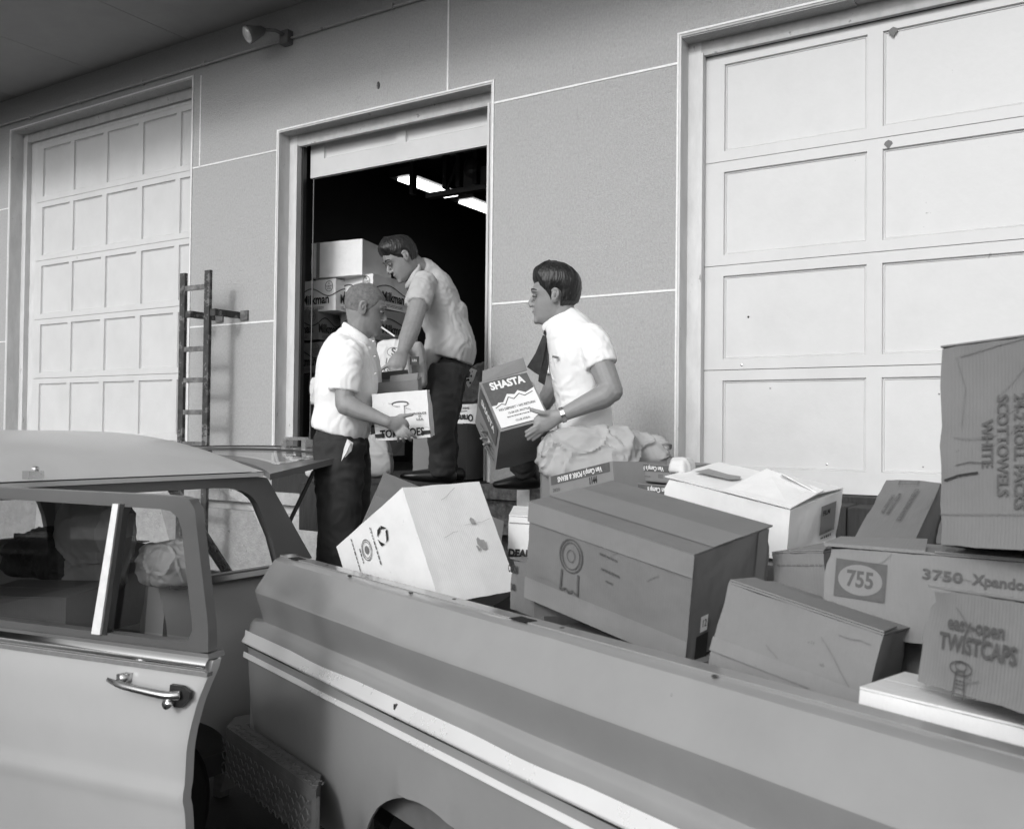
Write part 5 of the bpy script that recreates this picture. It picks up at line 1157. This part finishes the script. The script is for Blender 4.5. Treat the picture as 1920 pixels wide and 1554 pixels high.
b.sweep([at(797, 528, K-.16), at(790, 548, K-.25), at(784, 572, K-.32)], [(.070, .074), (.070, .068), (.068, .062)], FV, 18, 4)
b.sweep([at(793, 530, K+.15), at(784, 555, K+.16), at(779, 575, K+.14)], [(.07, .07), (.07, .07), (.070, .065)], FV, 18, 4)
b.sweep([at(826, 640, K-.05), at(812, 668, K-.08), at(803, 690, K-.10)], [(.09, .13), (.06, .11), (.03, .07)], FV, 16, 3, cap_round=True)
blob(G, b, 'shirt', M_shirtg, .008, 3, folds(21, .0065, .6, 12, (.6, 0, .7)))
b = B(); b.sweep([W_(-.055, 0, -.090), W_(-.03, .060, -.105), W_(.03, .060, -.125), W_(.06, .01, -.140)], [(.012, .022)]*4, ZV, 10, 4, cap_round=True); b.sweep([W_(-.055, 0, -.090), W_(-.03, -.060, -.105), W_(.03, -.060, -.125), W_(.06, -.01, -.140)], [(.012, .022)]*4, ZV, 10, 4, cap_round=True)
blob(G, b, 'collar', M_shirtg, .006, 2)
b = B()
b.sweep([at(856, 640, K), at(850, 665, K), at(843, 700, K)], [(.07, .11), (.100, .145), (.115, .16)], FV, 20, 3)
for dk, dx in ((-.12, -6), (.12, 0)):
    b.sweep([at(843+dx, 690, K+dk*.8), at(836+dx, 760, K+dk*1.0-.03), at(832+dx, 800, K+dk-.03), at(836+dx, 850, K+dk), at(834+dx, 892, K+dk)], [(.108, .105), (.090, .095), (.078, .085), (.074, .075), (.076, .08)], FV, 18, 4)
blob(G, b, 'trousers', M_pants, .010, 2, folds(25, .011, .5, 9))
for dk, dx in ((-.12, -4), (.12, 14)):
    p = at(826+dx, 895, K+dk); p.z = DOCK+.045; b = B(); b.sweep([p+RV*.07, p-RV*.05, p-RV*.14, p-RV*.20], [(.042, .042), (.046, .038), (.048, .030), (.036, .018)], ZV, 14, 4, cap_round=True); b.o('shoe', M_shoe, G, smooth=True)

# ================================================================== CARGO IN THE WAGON
bW = Box('brown carton in the wagon behind the open door, dark label on its side', (-3.12, 1.86, .98), (30, 0, 0), (.36, .34, .30), M_kraft2, seed=51)
bW.put('front', rect2(.14, .09), -.1, -.05, 0, M_ink); bW.text('front', 'EGG', .05, -.1, -.05, 0, .9, .03, M_inkm, .0006)
Box('lower brown carton on the wagon floor below the labelled one', (-3.10, 2.0, .62), (-4, 0, 0), (.5, .5, .35), M_kraft2, seed=52, flaps=False)
Box('carton stacked deeper in the wagon, beside the tall paper bag', (-3.70, 2.35, 1.02), (14, 0, 0), (.45, .4, .35), M_kraft, seed=53)
Box('wide carton on the wagon floor at the far side', (-4.05, 2.2, .65), (3, 0, 0), (.4, .7, .37), M_kraft2, seed=54)
Box('pale carton leaning at the wagon rear quarter window', (-3.02, 2.42, .98), (24, 0, 9), (.26, .30, .26), M_kraft3, seed=55)
bag('paper_bag', 'tall rumpled paper bag inside the wagon behind the chrome window divider', at(178, 1020, 3.55), (.12, .10, .20), M_paper, 47, amp=.035, rot=15)
bag('paper_bag', 'printed plastic bag leaning inside the wagon at the rear quarter', at(318, 1062, 3.35), (.17, .10, .08), M_paper, 52, amp=.035, rot=-20)
bag('cloth_bundle', 'heap of dark clothes on the cargo in the wagon', at(110, 1040, 3.7), (.22, .16, .09), M_cloth, 45, 'clothes', amp=.05)

# ================================================================== WEAR AND SMALL DETAIL
def lid(bx, m, pts):
    b = B(); b.prism([V(p) for p in pts], (0, 0, 1), .003); b.o('flap', m, bx.t, local=True)
# lifted and torn flaps, creases and loose tape on the nearest cartons
d = bD.d/2; lid(bD, M_kraft3, [(-d.x, -d.y+.004, d.z+.003), (-.02, -d.y+.004, d.z+.003), (-.03, -.02, d.z+.022), (-d.x+.01, -.01, d.z+.012)])
lid(bD, M_kraft, [(.0, -d.y-.004, d.z+.004), (d.x-.02, -d.y-.004, d.z+.003), (d.x-.02, -.03, d.z+.010), (.01, -.03, d.z+.016)])
d = bE.d/2; lid(bE, M_kraft, [(-.02, -d.y, d.z+.004), (d.x, -d.y-.002, d.z+.004), (d.x-.005, .02, d.z+.024), (0, .03, d.z+.012)])
d = bC.d/2; lid(bC, M_kraft, [(-d.x+.003, -d.y+.002, d.z+.004), (d.x-.003, -d.y+.002, d.z+.004), (d.x-.006, -.01, d.z+.007), (-d.x+.006, -.01, d.z+.010)])
def crease(bx, f, pts, m, wd=.0013): bx.put(f, line2(pts, wd), 0, 0, 0, m, .0, 'crease')
rnd = random.Random(5)
for bx, f, n_ in ((bA, 'front', 4), (bA, 'top', 3), (bC, 'front', 4), (bC, 'top', 2), (bD, 'front', 3), (bI, 'front', 9), (bJ, 'front', 4), (bK, 'front', 2), (bG, 'top', 2), (bL, 'top', 4), (bB, 'top', 3), (bT, 'front', 2)):
    nn, u, v, o_ = bx.fr(f); su = abs(u.dot(bx.d)); sv = abs(v.dot(bx.d))
    for i in range(n_):
        x, y = rnd.uniform(-.42, .3)*su, rnd.uniform(-.42, .42)*sv; a = rnd.uniform(-.5, .9); L_ = rnd.uniform(.03, .12)
        P = [(x, y)]
        for k in range(3):
            a += rnd.uniform(-.35, .35); nx_, ny_ = P[-1][0]+cos(a)*L_/3, P[-1][1]+sin(a)*L_/3
            P.append((max(-su*.48, min(su*.48, nx_)), max(-sv*.48, min(sv*.48, ny_))))
        crease(bx, f, P, M_inkm if bx not in (bB, bT, bK) else M_tape, rnd.uniform(.0007, .0016))
bI.put('front', line2([(-.18, -.075), (-.15, -.065), (-.11, -.06)], .004), 0, 0, 0, M_ink, 0, 'tear')
bC.put('front', line2([(-.15, -.10), (-.05, -.055), (.05, -.02), (.155, .0)], .016), 0, -.12, 0, M_kraft3, .0004, 'loose_tape')
# belts, buttons and pocket seams
for px, py in ((700, 640), (703, 668), (704, 700)): B().ell(at(px, py, 4.12), (.005, .005, .005), n=8, m=5).o('button', M_cream, A)
for k_, (pa, pb) in enumerate((((1040, 655), (1062, 660)), ((1040, 655), (1038, 690)), ((1062, 660), (1061, 695)))):
    pass
